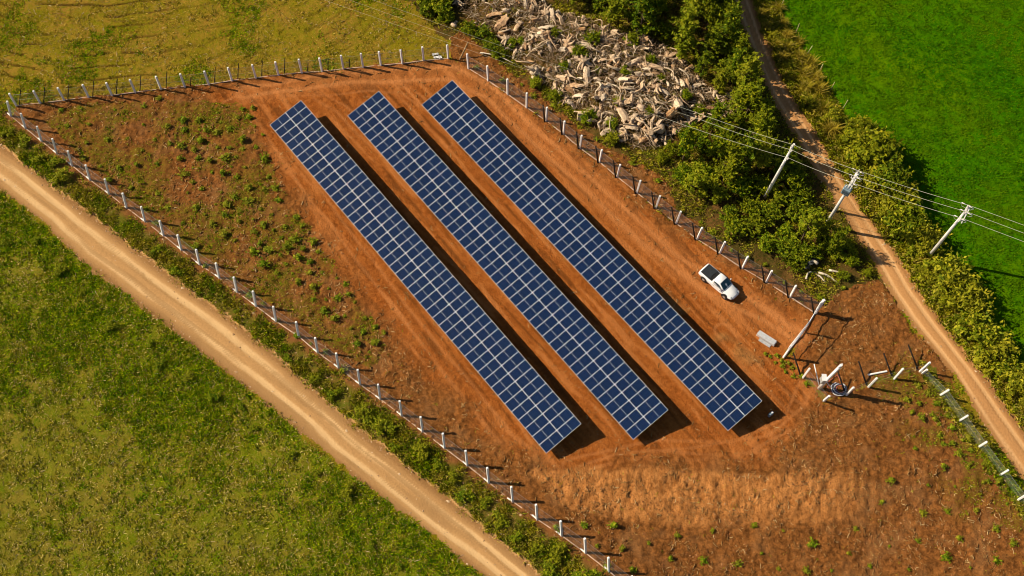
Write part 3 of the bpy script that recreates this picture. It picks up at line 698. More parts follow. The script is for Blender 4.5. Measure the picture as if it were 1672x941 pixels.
# field fence: thin stakes and wire along the crop
cpts = [(1276, 12), (1302, 53), (1320, 88), (1339, 118), (1358, 148), (1378, 178), (1398, 210), (1436, 268), (1460, 308), (1485, 345), (1515, 395), (1556, 462), (1585, 505), (1612, 545), (1650, 598), (1668, 622)]
c0 = G(*cpts[6]); root = thing('stake_fence', 'thin wire fence of pale leaning stakes along the green crop field', 'fence', c0); tops = []
M['stake'] = simple('pale_stake', (.42, .36, .18), .9, .2, 0, .3, 3)
for (px, py) in cpts:
    B = Vector(G(px - 3, py + 1)); T = B + Vector((random.uniform(.1, .4), random.uniform(0, .3), random.uniform(1.5, 1.9))); tops.append((B, T))
    mb = MB(); mb.tube([B - Vector(c0) - Vector((0, 0, .2)), (B + T) / 2 - Vector(c0) + Vector((.04, .02, 0)), T - Vector(c0)], [.07, .06, .05], 6); mb.build('stake', M['stake'], root)
for fr in (.5, .9):
    mb = MB(); mb.tube([B + (T - B) * fr - Vector(c0) for B, T in tops], .008, 4); mb.build('strand_wire', M['stay'], root)

# ------------------------------------------------------------------ gate
A = Vector(G(1331, 511)); Bp = Vector(G(1279, 584))
gz = min(A.z, Bp.z); root = thing('entrance_gate', 'closed white tube and mesh double gate across the red soil entrance', 'gate', (A + Bp) / 2)
cg = (A + Bp) / 2; gh = 2.8; along = (Bp - A).normalized(); up = Vector((0, 0, 1))
nrm = along.cross(up).normalized()
mid = A + along * ((Bp - A).length * .42) - nrm * .18
for (P, Q) in ((A + along * .12, mid - along * .04), (mid + along * .04, Bp - along * .12)):
    lf = MB()
    lf.tube([P + up * .14 - cg, Q + up * .14 - cg], .075, 8)
    for zz in (1.25, gh): lf.tube([P + up * zz - cg, Q + up * zz - cg], .055, 6)
    for E in (P, Q): lf.tube([E + up * .14 - cg, E + up * gh - cg], .055, 6)
    lo = lf.build('gate_leaf', M['white'], root)
    me = bpy.data.meshes.new('mesh_infill'); V = [P + up * .14, Q + up * .14, Q + up * gh, P + up * gh]
    me.from_pydata([tuple(v - cg) for v in V], [], [(0, 1, 2, 3)]); uv = me.uv_layers.new(name='UVMap')
    for i, q in enumerate([(0, 0), ((Q - P).length, 0), ((Q - P).length, gh), (0, gh)]): uv.data[i].uv = q
    M['wire_thin'] = M.get('wire_thin') or mesh_mat('gate_mesh', (.45, .42, .40), .14)
    me.materials.append(M['wire_thin']); ob('mesh_infill', me, lo)
mb = MB(); lx = mid + up * 1.25 - cg; mb.box(lx, (.1, .1, .25), ch=.02); mb.build('latch', M['galv'], root)
for (P, h_, wdt) in ((A, 3.0, .30), (Bp, 2.9, .22)):
    B_, T_ = P, P + up * h_ + Vector((.25, .12, 0))
    mb = MB(); mb.box((B_ + T_) / 2 - up * .15 - cg, (wdt, wdt, h_ + .3), (T_ - B_).to_track_quat('Z', 'X'), ch=.03)
    mb.build('gate_post', M['post'], root)

# ------------------------------------------------------------------ power poles and wires
M['pole'] = simple('grey_concrete_pole', (.68, .66, .62), .8, .25, 0, .12, 1.5)
M['insul'] = simple('porcelain', (.62, .60, .58), .3, .5, 0, .1)
M['trafo'] = simple('blue_grey_paint', (.19, .27, .33), .4, .5, .2, .12)
M['wirec'] = simple('weathered_aluminium', (.62, .60, .46), .6, .4, .1, .05)
POLES = [  # foot, tip, height, wire points (upper, middle, lower), with transformer
    ((1249, 322), (1296.5, 235.5), 11.6, [(1295.5, 236.5), (1293.5, 245.5), (1287, 258)], False, 'plain concrete pole rising out of the trees, leftmost of the three'),
    ((1346, 371), (1400, 284), 11.6, [(1402, 279), (1397.5, 288.5), (1391, 298.5)], True, 'concrete pole with blue grey transformer between the wood and the dirt lane'),
    ((1514, 422), (1583, 337), 11.9, [(1580.5, 335), (1578.5, 346), (1568.5, 356)], False, 'tall concrete pole with double crossarm at the edge of the crop field')]
wirepts = [[], [], []]
for (ft, tp, h, wpts, tra, lab) in POLES:
    B = Vector(G(*ft)); T = Vector(at(tp[0], tp[1], B.z + h)); zt = B.z + h
    root = thing('power_pole', 'pale ' + lab, 'power pole', B, 0, 'power poles along the line')
    ax = (T - B).normalized()
    mb = MB(); mb.tube([-ax * .4, (T - B) * .5, T - B], [.225, .18, .13], 14); mb.build('pole', M['pole'], root)
    W3 = [Vector(at(p_[0], p_[1], zt + (.25 if i == 0 else .1))) for i, p_ in enumerate(wpts)]
    for i in range(3): wirepts[i].append(W3[i])
    arm_d = (W3[0] - W3[2]); arm_d.z = 0; arm_d.normalize(); side = Vector((-arm_d.y, arm_d.x, 0))
    ctr = B + ax * ((T - B).length - .35)
    ends = [(W3[0] - ctr).dot(arm_d) + .12, (W3[2] - ctr).dot(arm_d) - .12]
    for sg in ((-1, 1) if (tra or 'double' in lab) else (1,)):
        mb = MB(); mb.box(ctr + side * .17 * sg + arm_d * (ends[0] + ends[1]) / 2 - B, (abs(ends[0] - ends[1]) + .25, .10, .11), arm_d.to_track_quat('X', 'Z'), ch=.012); mb.build('crossarm', M['pole'], root)
        for e in ends:
            mb = MB(); mb.tube([ctr + side * .17 * sg + arm_d * e * .75 - B, ctr - ax * .75 + side * .1 * sg - B], .025, 5); mb.build('brace', M['galv'], root)
    for w3 in W3:
        foot_ = Vector((w3.x, w3.y, ctr.z + .04)); rel = foot_ - ctr
        mb = MB(); base = ctr + arm_d * rel.dot(arm_d) + up * .05
        mb.tube([base - B, w3 - up * .02 - B], [.03, .03], 6)
        for q in (.35, .6, .85): mb.tube([base + (w3 - base) * (q - .08) - B, base + (w3 - base) * (q + .08) - B], [.085, .085], 10)
        mb.build('insulator', M['insul'], root)
        if tra or 'double' in lab:
            for sg in (-1, 1):
                mb = MB(); d_ = side * sg; s0 = w3 - up * .1 + d_ * .15
                mb.tube([s0 - B, s0 + d_ * .55 - B], [.05, .05], 8); mb.tube([s0 + d_ * .5 - B, s0 + d_ * .62 + up * -.3 + arm_d * .12 - B, s0 + d_ * .3 - up * .55 - B, ctr - B + arm_d * rel.dot(arm_d)], .018, 5); mb.build('jumper', M['insul'], root)
    if tra:
        tc = Vector(at(1380, 315, B.z + 8.9)); pa = B + ax * 8.9
        out = tc - pa; out.z = 0; out = out.normalized(); tc = pa + out * .62
        rq = out.to_track_quat('X', 'Z')
        mb = MB(); mb.box(tc - B, (.72, .95, 1.05), rq, ch=.06)
        for k in range(-3, 4): mb.box(tc + rq @ Vector((.40, k * .12, -.05)) - B, (.10, .03, .8), rq)
        for k in (-1, 0, 1): pass
        tr = mb.build('transformer', M['trafo'], root)
        for k in (-1, 0, 1):
            mb = MB(); q0 = tc + rq @ Vector((0, k * .28, .5)) - B; mb.tube([q0, q0 + up * .12, q0 + up * .24, q0 + up * .38], [.05, .085, .06, .03], 8); mb.build('bushing', M['insul'], tr)
        mb = MB(); mb.box((pa + tc) / 2 - up * .45 - B, (.7, .12, .1), rq); mb.box((pa + tc) / 2 + up * .35 - B, (.7, .12, .08), rq); mb.build('bracket', M['galv'], root)
        mb = MB(); mb.tube([pa + up * 1.6 + side * .2 - B, pa + up * 1.0 - out * .75 + side * .4 - B, pa + up * .2 - out * .85 - B, pa - up * .5 - out * .5 - B, pa - up * .6 - B], .035, 6)
        for k in (-1, 0, 1): mb.tube([pa + up * 1.5 - out * .35 + arm_d * .3 * k - B, pa + up * .9 - out * .75 + arm_d * .3 * k - B], .05, 6)
        mb.build('fuse_switch', M['insul'], root)
        mb = MB(); mb.tube([T - B - ax * .3, T - B + Vector((.05, .1, .75))], [.05, .035], 6); mb.build('mast_tip', M['galv'], root)
WL = [[(1144, 186.5), (780, 62), (520, -32)], [(1148, 197), (780, 75), (520, -18)], [(1106, 200.5), (784, 88), (500, -10)]]
names = ['uppermost', 'middle', 'lowest']
dR = [[(1672, 368), (1740, 393)], [(1672, 381), (1740, 405)], [(1672, 395), (1740, 419)]]
for i in range(3):
    zt = wirepts[i][0].z
    L_ = [Vector(at(q[0], q[1], zt + .4)) for q in WL[i]][::-1]
    Rr = [Vector(at(q[0], q[1], wirepts[i][2].z)) for q in dR[i]]
    keys = L_ + wirepts[i] + Rr; pts = []
    for k, (a, b) in enumerate(zip(keys, keys[1:])):
        sag = .18 if k in (2, 3, 4) else 0
        for j in range(8):
            t_ = j / 8; pts.append(a.lerp(b, t_) - Vector((0, 0, 4 * sag * t_ * (1 - t_))))
    pts.append(keys[-1]); o0 = pts[0]
    mb = MB(); mb.tube([q - o0 for q in pts], [.007 if j < 16 else .022 for j in range(len(pts))], 5)
    o = mb.build('power_line', M['wirec']); o.location = o0
    tag(o, 'thin overhead power line on the three poles, %s of three parallel wires' % names[i], 'wire', 'overhead power lines')

# ------------------------------------------------------------------ meter pole, cable coil, rails, loose posts
B = Vector(G(1337, 634)); T = Vector(at(1374, 596, B.z + 6.3)); root = thing('meter_pole', 'white concrete meter pole with grey box at the corner of the gate fence', 'pole', B)
mb = MB(); mb.tube([Vector((0, 0, -.3)), (T - B) * .5, T - B], [.20, .18, .16], 10); mb.build('pole', M['post'], root)
axp = (T - B).normalized()
mb = MB(); mb.box((T - B) * .34 + Vector((-.32, .12, 0)), (.45, .75, .95), axp.to_track_quat('Z', 'X'), ch=.04); bx = mb.build('meter_box', M['galv'], root)
mb = MB(); mb.box((T - B) * .34 + Vector((-.32, .12, .50)), (.55, .85, .06), axp.to_track_quat('Z', 'X')); mb.build('box_lid', M['white'], bx)
mb = MB(); mb.box((T - B) * .95, (.6, .12, .12), Vector((1, .9, 0)).to_track_quat('X', 'Z')); mb.build('crossarm', M['galv'], root)
for k in (-1, 1):
    mb = MB(); q0 = (T - B) * .95 + Vector((.18 * k, .16 * k, .05)); mb.tube([q0, q0 + up * .08, q0 + up * .2], [.05, .09, .05], 8); mb.build('insulator', M['insul'], root)
mb = MB(); mb.tube([(T - B) * .30 + Vector((.2, 0, 0)), (T - B) * .2 + Vector((.45, .1, 0)), Vector((1.0, .2, .5)), Vector((1.5, .0, .1))], .05, 6); mb.build('conduit', M['white'], root)
bs = Vector(G(1321, 608)); mb = MB(); mb.tube([bs + up * 2.2 - B, Vector((0, 0, .3))], .06, 6); mb.build('diagonal_stay', M['white'], root)

M['cable'] = simple('dark_cable', (.035, .045, .09), .5, .4); M['cablew'] = simple('white_conduit', (.6, .6, .62), .5, .4); M['cabler'] = simple('red_conduit', (.42, .10, .07), .5, .4)
c = Vector(G(1369, 636)); root = thing('cable_coil', 'coil of dark and white cable lying by the meter pole', 'cable coil', c)
for k, (r, mt) in enumerate([(.85, 'cablew'), (.74, 'cable'), (.64, 'cablew'), (.55, 'cable'), (.46, 'cabler')]):
    mb = MB(); pts = [Vector((math.cos(a) * r * random.uniform(.95, 1.05) + .05 * k, math.sin(a) * r * random.uniform(.92, 1.0), .10 + .05 * math.sin(3 * a + k) + .03 * (k % 2))) for a in np.linspace(0, 2 * math.pi, 22)]
    pts[-1] = pts[0]; mb.tube(pts, .06, 6, caps=False); mb.build('cable_loop', M[mt], root)
mb = MB(); mb.tube([Vector((.3, .75, .1)), Vector((.25, 1.3, .1)), Vector((.05, 1.75, .12)), Vector((-.3, 1.4, .1)), Vector((-.9, 1.0, .1)), Vector((-1.3, .1, .1)), Vector((-.8, -.5, .1))], .055, 6); mb.build('loose_end', M['cabler'], root)

M['alu'] = simple('bright_aluminium', (.66, .67, .68), .4, .5, .3, .1)
a = Vector(G(1237, 545)); b = Vector(G(1265, 563)); d = b - a; c = (a + b) / 2
root = thing('rail_stack', 'stack of pale aluminium rails on the soil near the pickup and gate', 'rail stack', c, math.atan2(d.y, d.x)); Lr = d.length
for k in range(6):
    r_, lv = k % 3, k // 3
    mb = MB(); y = (r_ - 1) * .22; z = .12 + lv * .2
    mb.box((random.uniform(-.06, .06), y, z - .08), (Lr, .20, .03)); 
    for s2 in (-1, 1): mb.box((random.uniform(-.03, .03), y + s2 * .088, z + .02), (Lr, .024, .17))
    if lv: mb.box((0, y, z + .10), (Lr * .96, .20, .02))
    mb.build('rail', M['alu'], root)
mb = MB(); mb.box((.1, -.55, .06), (1.5, .35, .03), Matrix.Rotation(.25, 3, 'X')); mb.build('offcut_sheet', M['galv'], root)
def lying(name, label, cat, p0, p1, w_, mat, z=.1, grp=None, bend=None, r2=None):
    a = Vector(G(*p0)); b = Vector(G(*p1)); mb = MB(); c = (a + b) / 2
    if bend is None: mb.box(Vector((0, 0, z)), ((b - a).length, w_, w_), (b - a).to_track_quat('X', 'Z'), ch=.03)
    else:
        s_ = Vector((-(b - a).y, (b - a).x, 0)).normalized()
        ptsb = [a.lerp(b, t_) + s_ * bend * math.sin(t_ * math.pi) + up * (z + .12 * math.sin(t_ * 5)) - c for t_ in (0, .15, .35, .55, .75, .9, 1)]
        mb.tube(ptsb, [w_ * q for q in (.62, .55, .5, .46, .4, .34, .22)], 8)
    o = mb.build(name, mat); o.location = c; return tag(o, label, cat, grp)
lying('fallen_post', 'loose white post lying on the soil outside the gate fence', 'post', (1417, 613), (1448, 607), .2, M['post'])
M['branch'] = simple('bleached_wood', (.60, .52, .40), .9, .15, 0, .3, 2)
M['timber'] = simple('weathered_timber', (.27, .18, .09), .9, .15, 0, .3, 3)
M['char'] = simple('charred_wood', (.05, .045, .042), .9, .15, 0, .5, 3)
lying('dead_branch', 'straight bleached branch, highest of those below the last bushes', 'branch', (1353, 442), (1386, 448), .24, M['branch'], bend=-.1)
lying('dead_branch', 'long bleached branch lying near the fence below the last bushes', 'branch', (1336, 446), (1369, 463), .26, M['branch'], bend=.15)
lying('dead_branch', 'short bleached branch lying parallel beside a longer one', 'branch', (1332, 449), (1348, 461), .22, M['branch'], bend=.05)
lying('dead_branch', 'crooked bleached branch beside the charred heap', 'branch', (1316, 457), (1334, 445), .22, M['branch'], bend=.5)
lying('dead_branch', 'thick pale branch above the charred heap under the bushes', 'branch', (1320, 418), (1339, 412), .3, M['branch'], bend=.2, z=.3)
for k in range(7):
    a = random.uniform(0, 6.28); px, py = 1322 + random.uniform(-7, 7), 432 + random.uniform(-6, 6)
    lying('charred_log', 'charred black and grey log in the small burnt heap below the bushes', 'log', (px - 9 * math.cos(a), py - 8 * math.sin(a)), (px + 9 * math.cos(a), py + 8 * math.sin(a)), .34, M['char'] if k % 3 else M['branch'], z=.2 + .08 * k, grp='charred logs in the burnt heap', bend=random.uniform(-.4, .4))
a = Vector(G(750, 98)); b = Vector(at(764, 69, a.z + 1.9)); mb = MB(); mb.tube([Vector((0, 0, -.2)), (b - a) * .5 + Vector((.03, 0, 0)), b - a], [.11, .1, .085], 8); o = mb.build('timber_pole', M['timber']); o.location = a; tag(o, 'brown timber pole leaning outside the top right fence corner', 'pole')
lying('dead_branch', 'thin pale branch stuck on the bank outside the fence corner', 'branch', (784, 87), (850, 109), .14, M['branch'], bend=.3)
M['scrap'] = simple('white_plastic', (.75, .74, .72), .6, .3, 0, .05)
for (px, py, lab, sx) in [(711, 90, 'crumpled white plastic scrap beside the top fence, upper piece', .7), (715, 95, 'crumpled white plastic scrap beside the top fence, lower piece', .9)]:
    V = []; Fc = []
    for j in range(5):
        for i in range(7): V.append(((i - 3) * .2 * sx + random.uniform(-.05, .05), (j - 2) * .12 * sx + random.uniform(-.05, .05), .12 + random.uniform(0, .16)))
    for j in range(4):
        for i in range(6): q = j * 7 + i; Fc.append((q, q + 1, q + 8, q + 7))
    mb = MB(); mb.add(V, Fc); o = mb.build('plastic_scrap', M['scrap']); o.location = G(px, py); o.rotation_euler = (0, 0, random.uniform(-.4, .4)); tag(o, lab, 'scrap')
# string inverter in the shadow at the end of the third array
c = Vector(G(1257, 679)); root = thing('inverter_box', 'small blue grey inverter box in the shadow at the end of the third array', 'inverter', c, .6)
mb = MB(); mb.box((0, 0, .45), (.55, .3, .7), ch=.04); mb.build('casing', M['trafo'], root)
for s2 in (-1, 1): mb = MB(); mb.box((s2 * .2, 0, .05), (.06, .25, .14)); mb.build('leg', M['galv'], root)
mb = MB(); mb.box((.1, .0, .83), (.2, .2, .06), ch=.01); mb.build('lid', M['white'], root)

# ------------------------------------------------------------------ pickup
M['paint'] = simple('white_car_paint', (.80, .81, .82), .22, .5, 0, .02); M['tyre'] = simple('black_rubber', (.02, .02, .02), .8, .2); M['rim'] = simple('alloy_rim', (.45, .42, .40), .35, .5, .6)
M['tint'] = simple('tinted_glass', (.012, .045, .065), .06, .6, 0, .1); M['black'] = simple('black_vinyl', (.022, .027, .032), .55, .35, 0, .2, 5); M['dark'] = simple('dark_liner', (.012, .012, .013), .7, .3)
M['lamp'] = simple('headlamp_glass', (.35, .37, .40), .1, .6); M['redl'] = simple('tail_lamp_red', (.35, .02, .015), .2, .5)
rear = Vector(G(1150, 447)); front = Vector(G(1196, 486)); yaw = math.atan2((front - rear).y, (front - rear).x)
cc = (rear + front) / 2
root = thing('pickup_truck', 'white pickup truck with black bed cover parked on the red soil track', 'pickup', (cc.x, cc.y, float(hz(cc.x, cc.y)) + .02), yaw)
def sec(x, hw, zb, zt, r=.14, tum=.0):
    P = []; hw2 = hw - tum
    for (y, z) in ((-hw + .1, zb), (-hw, zb + .14), (-hw, zb + (zt - zb) * .62), (-hw2 - .0, zt - r), (-hw2 + r * .8, zt), (0, zt + .02), (hw2 - r * .8, zt), (hw2, zt - r), (hw, zb + (zt - zb) * .62), (hw, zb + .14), (hw - .1, zb)):
        P.append(Vector((x, y, z)))
    return P
LX = 2.55
mb = MB()
mb.loft([sec(-2.58, .74, .50, .90, .10, .06), sec(-2.50, .86, .42, 1.02, .06, .03), sec(-2.2, .90, .36, 1.05, .05, .02), sec(-.55, .91, .33, 1.05, .05, .03), sec(-.3, .91, .33, 1.04, .08, .05), sec(.9, .91, .33, 1.0, .10, .07), sec(1.35, .90, .34, .98, .14, .10), sec(1.95, .87, .36, .90, .16, .12), sec(2.35, .76, .40, .78, .16, .12), sec(2.55, .52, .46, .66, .10, .08)])
body = mb.build('body', M['paint'], root)
mb = MB()   # cab roof and pillars
def cabsec(x, hw, zt, hb): return [Vector((x, -hb, 1.0)), Vector((x, -hw - .03, zt - .14)), Vector((x, -hw + .10, zt - .02)), Vector((x, 0, zt + .02)), Vector((x, hw - .10, zt - .02)), Vector((x, hw + .03, zt - .14)), Vector((x, hb, 1.0))]
mb.loft([cabsec(-.62, .60, 1.30, .84), cabsec(-.50, .66, 1.58, .84), cabsec(-.1, .68, 1.62, .85), cabsec(.38, .67, 1.60, .85), cabsec(.80, .70, 1.34, .84), cabsec(1.22, .74, 1.03, .80)])
cab = mb.build('cab', M['paint'], root)
def panel(name, P, mat, parent, th=.014):
    P = [Vector(q) for q in P]; n_ = (P[1] - P[0]).cross(P[2] - P[0]).normalized(); mb = MB(); k = len(P)
    V = [q + n_ * th for q in P] + [q - n_ * th for q in P]
    mb.add(V, [tuple(range(k)), tuple(range(2 * k - 1, k - 1, -1))] + [(i, i + k, (i + 1) % k + k, (i + 1) % k) for i in range(k)]); return mb.build(name, mat, parent)
panel('windscreen', [(.40, -.60, 1.615), (1.14, -.68, 1.09), (1.17, 0, 1.10), (1.14, .68, 1.09), (.40, .60, 1.615), (.38, 0, 1.64)], M['tint'], root)
panel('rear_window', [(-.635, -.52, 1.30), (-.53, -.54, 1.56), (-.53, .54, 1.56), (-.635, .52, 1.30)], M['tint'], root)
for s2 in (-1, 1):
    panel('side_window', [(-.40, s2 * .775, 1.16), (-.34, s2 * .725, 1.44), (.36, s2 * .725, 1.45), (.86, s2 * .80, 1.12)], M['tint'], root)
    d_ = panel('door', [(-.42, s2 * .915, .45), (-.42, s2 * .915, 1.0), (.92, s2 * .905, .98), (.92, s2 * .905, .45)], M['paint'], root, .012)
    mb = MB(); mb.box((-.22, s2 * .94, .92), (.2, .03, .04), ch=.008); mb.build('handle', M['black'], d_)
    mb = MB(); mb.box((.74, s2 * 1.03, 1.12), (.14, .24, .17), ch=.05); mb.build('wing_mirror', M['paint'], root)
    mb = MB(); mb.box((2.33, s2 * .60, .72), (.30, .30, .12), Matrix.Rotation(-s2 * .5, 3, 'Z') @ Matrix.Rotation(.35, 3, 'Y'), ch=.05); mb.build('headlight', M['lamp'], root)
    mb = MB(); mb.box((-2.545, s2 * .76, .80), (.10, .14, .26), ch=.03); mb.build('tail_light', M['redl'], root)
    for x in (-1.62, 1.55):
        mb = MB(); mb.tube([(x, s2 * .80, .37), (x, s2 * .917, .37)], [.46, .46], 20); mb.build('wheel_arch', M['dark'], root)
        mb = MB(); mb.tube([(x, s2 * .70, .34), (x, s2 * .75, .34), (x, s2 * .91, .34), (x, s2 * .945, .34)], [.31, .345, .345, .31], 20); w0 = mb.build('wheel', M['tyre'], root)
        mb = MB(); mb.tube([(x, s2 * .90, .34), (x, s2 * .955, .34)], [.23, .20], 14); mb.build('rim', M['rim'], w0)
panel('bed_cover', [(-2.38, -.76, 1.085), (-.98, -.78, 1.085), (-1.12, 0, 1.10), (-.98, .78, 1.085), (-2.38, .76, 1.085)], M['black'], root, .02)
panel('bed_liner', [(-1.02, -.76, 1.065), (-.66, -.76, 1.065), (-.66, .76, 1.065), (-1.02, .76, 1.065), (-1.14, 0, 1.065)], M['dark'], root, .006)
mb = MB(); mb.box((2.44, 0, .46), (.22, 1.25, .10), ch=.04); mb.box((2.47, 0, .60), (.14, .8, .10), ch=.03); mb.build('grille', M['dark'], root)
mb = MB(); mb.box((-2.60, 0, .48), (.12, 1.5, .14), ch=.04); mb.build('rear_bumper', M['paint'], root)

# ------------------------------------------------------------------ trees, bushes, weeds
M['lf_wood'] = leafmat('tree_leaves', [(.026, .070, .002), (.135, .205, .003), (.44, .41, .010), (.22, .20, .007)], .2, .6, .06, .45, 1.3)
M['lf_dark'] = leafmat('dark_tree_leaves', [(.022, .060, .002), (.115, .185, .004), (.36, .36, .010), (.20, .19, .007)], .2, .6, .06, .45, 1.3)
M['lf_hedge'] = leafmat('hedge_leaves', [(.055, .105, .003), (.215, .255, .005), (.50, .45, .025), (.36, .28, .015)], .25, .6, .08, .45, 1.1)
M['lf_reed'] = leafmat('tall_straw_grass', [(.20, .19, .006), (.38, .30, .015), (.62, .48, .10), (.42, .28, .03)], .35, .6, .1, .4, 1.1)
M['lf_weed'] = leafmat('weed_leaves', [(.075, .16, .003), (.19, .275, .005), (.42, .40, .02), (.32, .26, .02)], .28, .6, .08, .6, 1.2)
M['lf_low'] = leafmat('verge_leaves', [(.075, .155, .002), (.20, .275, .004), (.46, .42, .02), (.34, .28, .015)], .3, .6, .08, .45, 1.2)
M['bark'] = simple('brown_bark', (.13, .09, .055), .9, .15, 0, .3, 3)

def leaves(C, N, size, asp=1.7):
    n = len(C); N = N / np.linalg.norm(N, axis=1, keepdims=True)
    r = rng.normal(0, 1, (n, 3)); U = np.cross(N, r); U /= np.linalg.norm(U, axis=1, keepdims=True); Vv = np.cross(N, U)
    s_ = (size * rng.uniform(.6, 1.35, n))[:, None]
    P = np.empty((n, 4, 3)); P[:, 0] = C - U * s_ * asp / 2; P[:, 1] = C + Vv * s_ * .42 - N * s_ * .08; P[:, 2] = C + U * s_ * asp / 2; P[:, 3] = C - Vv * s_ * .42 - N * s_ * .08
    return P.reshape(-1, 3)

def lobes(L, per, size, up_=.35):
    out = []
    for (c, r) in L:
        k = int(per * r[0] * r[1] + 12); D = rng.normal(0, 1, (k, 3)); D /= np.linalg.norm(D, axis=1, keepdims=True); D[:, 2] = np.where(D[:, 2] < -.35, -D[:, 2], D[:, 2])
        rad = 1 - .45 * rng.random(k) ** 1.6 + rng.normal(0, .07, k)
        C = np.array(c) + D * np.array(r) * rad[:, None]; N = D * 1.25 + rng.normal(0, .42, (k, 3)) + np.array([0, 0, up_])
        out.append(leaves(C, N, size))
    return out

def sprays(base, n, ln, size, upw=.6, step=.13):
    out = []
    for i in range(n):
        b = np.array(base[rng.integers(len(base))]); a = rng.uniform(0, 6.28); d = np.array([math.cos(a), math.sin(a), rng.uniform(.1, 1.6) * upw + .1]); d /= np.linalg.norm(d)
        L = ln * rng.uniform(.5, 1.2); k = max(4, int(L / step)); t_ = np.linspace(0, 1, k)[:, None]
        C = b + d * L * t_ + np.array([0, 0, -.25 * L]) * t_ ** 2 + rng.normal(0, .05, (k, 3)); N = rng.normal(0, .5, (k, 3)) + np.array([0, 0, .8])
        out.append(leaves(C, N, size * .9, 2.2))
    return out

def crown_mesh(name, L, per, size, mat, spr=0, sl=1.0, upw=.6):
    parts = lobes(L, per, size)
    if spr:
        tops = [np.array(c) + np.array([rng.normal(0, .4) * r[0], rng.normal(0, .4) * r[1], r[2] * .55]) for c, r in L]
        parts += sprays(tops, spr, sl, size, upw)
    P = np.concatenate(parts); return npmesh(name, P, np.arange(len(P)).reshape(-1, 4), mat)

def trunk_mesh(h, r, limbs, spread):
    mb = MB(); top = Vector((random.uniform(-.2, .2), random.uniform(-.2, .2), h)); mb.tube([(0, 0, -.25), (0, 0, h * .15), top * .55 + Vector((.08, .02, 0)), top], [r * 1.25, r, r * .75, r * .35], 8)
    for i in range(limbs):
        a = i * 6.283 / limbs + random.uniform(-.4, .4); z = h * random.uniform(.3, .75); b = Vector((top.x * z / h, top.y * z / h, z)); e = b + Vector((math.cos(a) * spread, math.sin(a) * spread, random.uniform(.3, .8) * spread))
        mb.tube([b, b.lerp(e, .5) + Vector((0, 0, -.06)), e], [r * .5, r * .35, r * .15], 6)
    return mb.mesh('trunk', M['bark'])

SPEC = [0]
def proto(kind):
    L = []; SPEC[0] += 1; mt_ = (M['lf_wood'], M['lf_dark'], M['lf_low'])[SPEC[0] % 3]
    if kind == 'tree':          # tall, pointed, feathery
        h = random.uniform(5.6, 7.4); R0 = random.uniform(1.25, 1.7)
        for i in range(26):
            t_ = random.random() ** .9; z = h * (.18 + .80 * t_); rr = R0 * (1 - t_) ** .75 * random.uniform(.4, 1) ; a = random.uniform(0, 6.28); s_ = random.uniform(.35, .62) * (1.15 - .6 * t_)
            L.append(((math.cos(a) * rr, math.sin(a) * rr, z), (s_, s_, s_ * random.uniform(1.0, 1.6))))
        cm = crown_mesh('crown', L, 215, .22, mt_, 90, 1.7, 1.8); tm = trunk_mesh(h * .85, .13, 6, .9)
    elif kind == 'broad_tree':
        h = random.uniform(3.4, 4.4); R0 = random.uniform(1.7, 2.2)
        for i in range(30):
            a = random.uniform(0, 6.28); t_ = random.random() ** .5; z = h * (.45 + .5 * math.sqrt(max(0, 1 - t_ * t_))) * random.uniform(.8, 1.05); s_ = random.uniform(.45, .85)
            L.append(((math.cos(a) * R0 * t_, math.sin(a) * R0 * t_, z), (s_, s_, s_ * .75)))
        cm = crown_mesh('crown', L, 180, .25, mt_ if SPEC[0] % 3 < 2 else M['lf_dark'], 70, 1.4, 1.2); tm = trunk_mesh(h * .75, .17, 7, 1.2)
    elif kind == 'bush':
        R0 = random.uniform(1.2, 1.7)
        for i in range(22):
            a = random.uniform(0, 6.28); t_ = random.random() ** .55; s_ = random.uniform(.32, .62)
            L.append(((math.cos(a) * R0 * t_, math.sin(a) * R0 * t_, .35 + 1.25 * math.sqrt(max(0, 1 - t_ * t_)) * random.uniform(.6, 1.1)), (s_, s_, s_ * .85)))
        cm = crown_mesh('crown', L, 200, .21, mt_, 75, 1.4, 1.3); tm = trunk_mesh(1.2, .08, 5, .6)
    elif kind == 'low_bush':
        R0 = random.uniform(.9, 1.4)
        for i in range(14):
            a = random.uniform(0, 6.28); t_ = random.random() ** .6; s_ = random.uniform(.22, .48)
            L.append(((math.cos(a) * R0 * t_, math.sin(a) * R0 * t_ * .8, .2 + .6 * math.sqrt(max(0, 1 - t_ * t_)) * random.uniform(.6, 1.2)), (s_, s_, s_ * .9)))
        cm = crown_mesh('crown', L, 230, .19, M['lf_low'], 60, 1.0, .7); tm = trunk_mesh(.6, .05, 5, .4)
    elif kind == 'hedge_bush':
        R0 = random.uniform(1.1, 1.5)
        for i in range(18):
            a = random.uniform(0, 6.28); t_ = random.random() ** .55; s_ = random.uniform(.26, .52)
            L.append(((math.cos(a) * R0 * t_, math.sin(a) * R0 * t_, .3 + 1.1 * math.sqrt(max(0, 1 - t_ * t_)) * random.uniform(.6, 1.15)), (s_, s_, s_)))
        cm = crown_mesh('crown', L, 230, .17, M['lf_hedge'], 55, 1.2, .8); tm = trunk_mesh(1.0, .06, 5, .5)
    return cm, tm

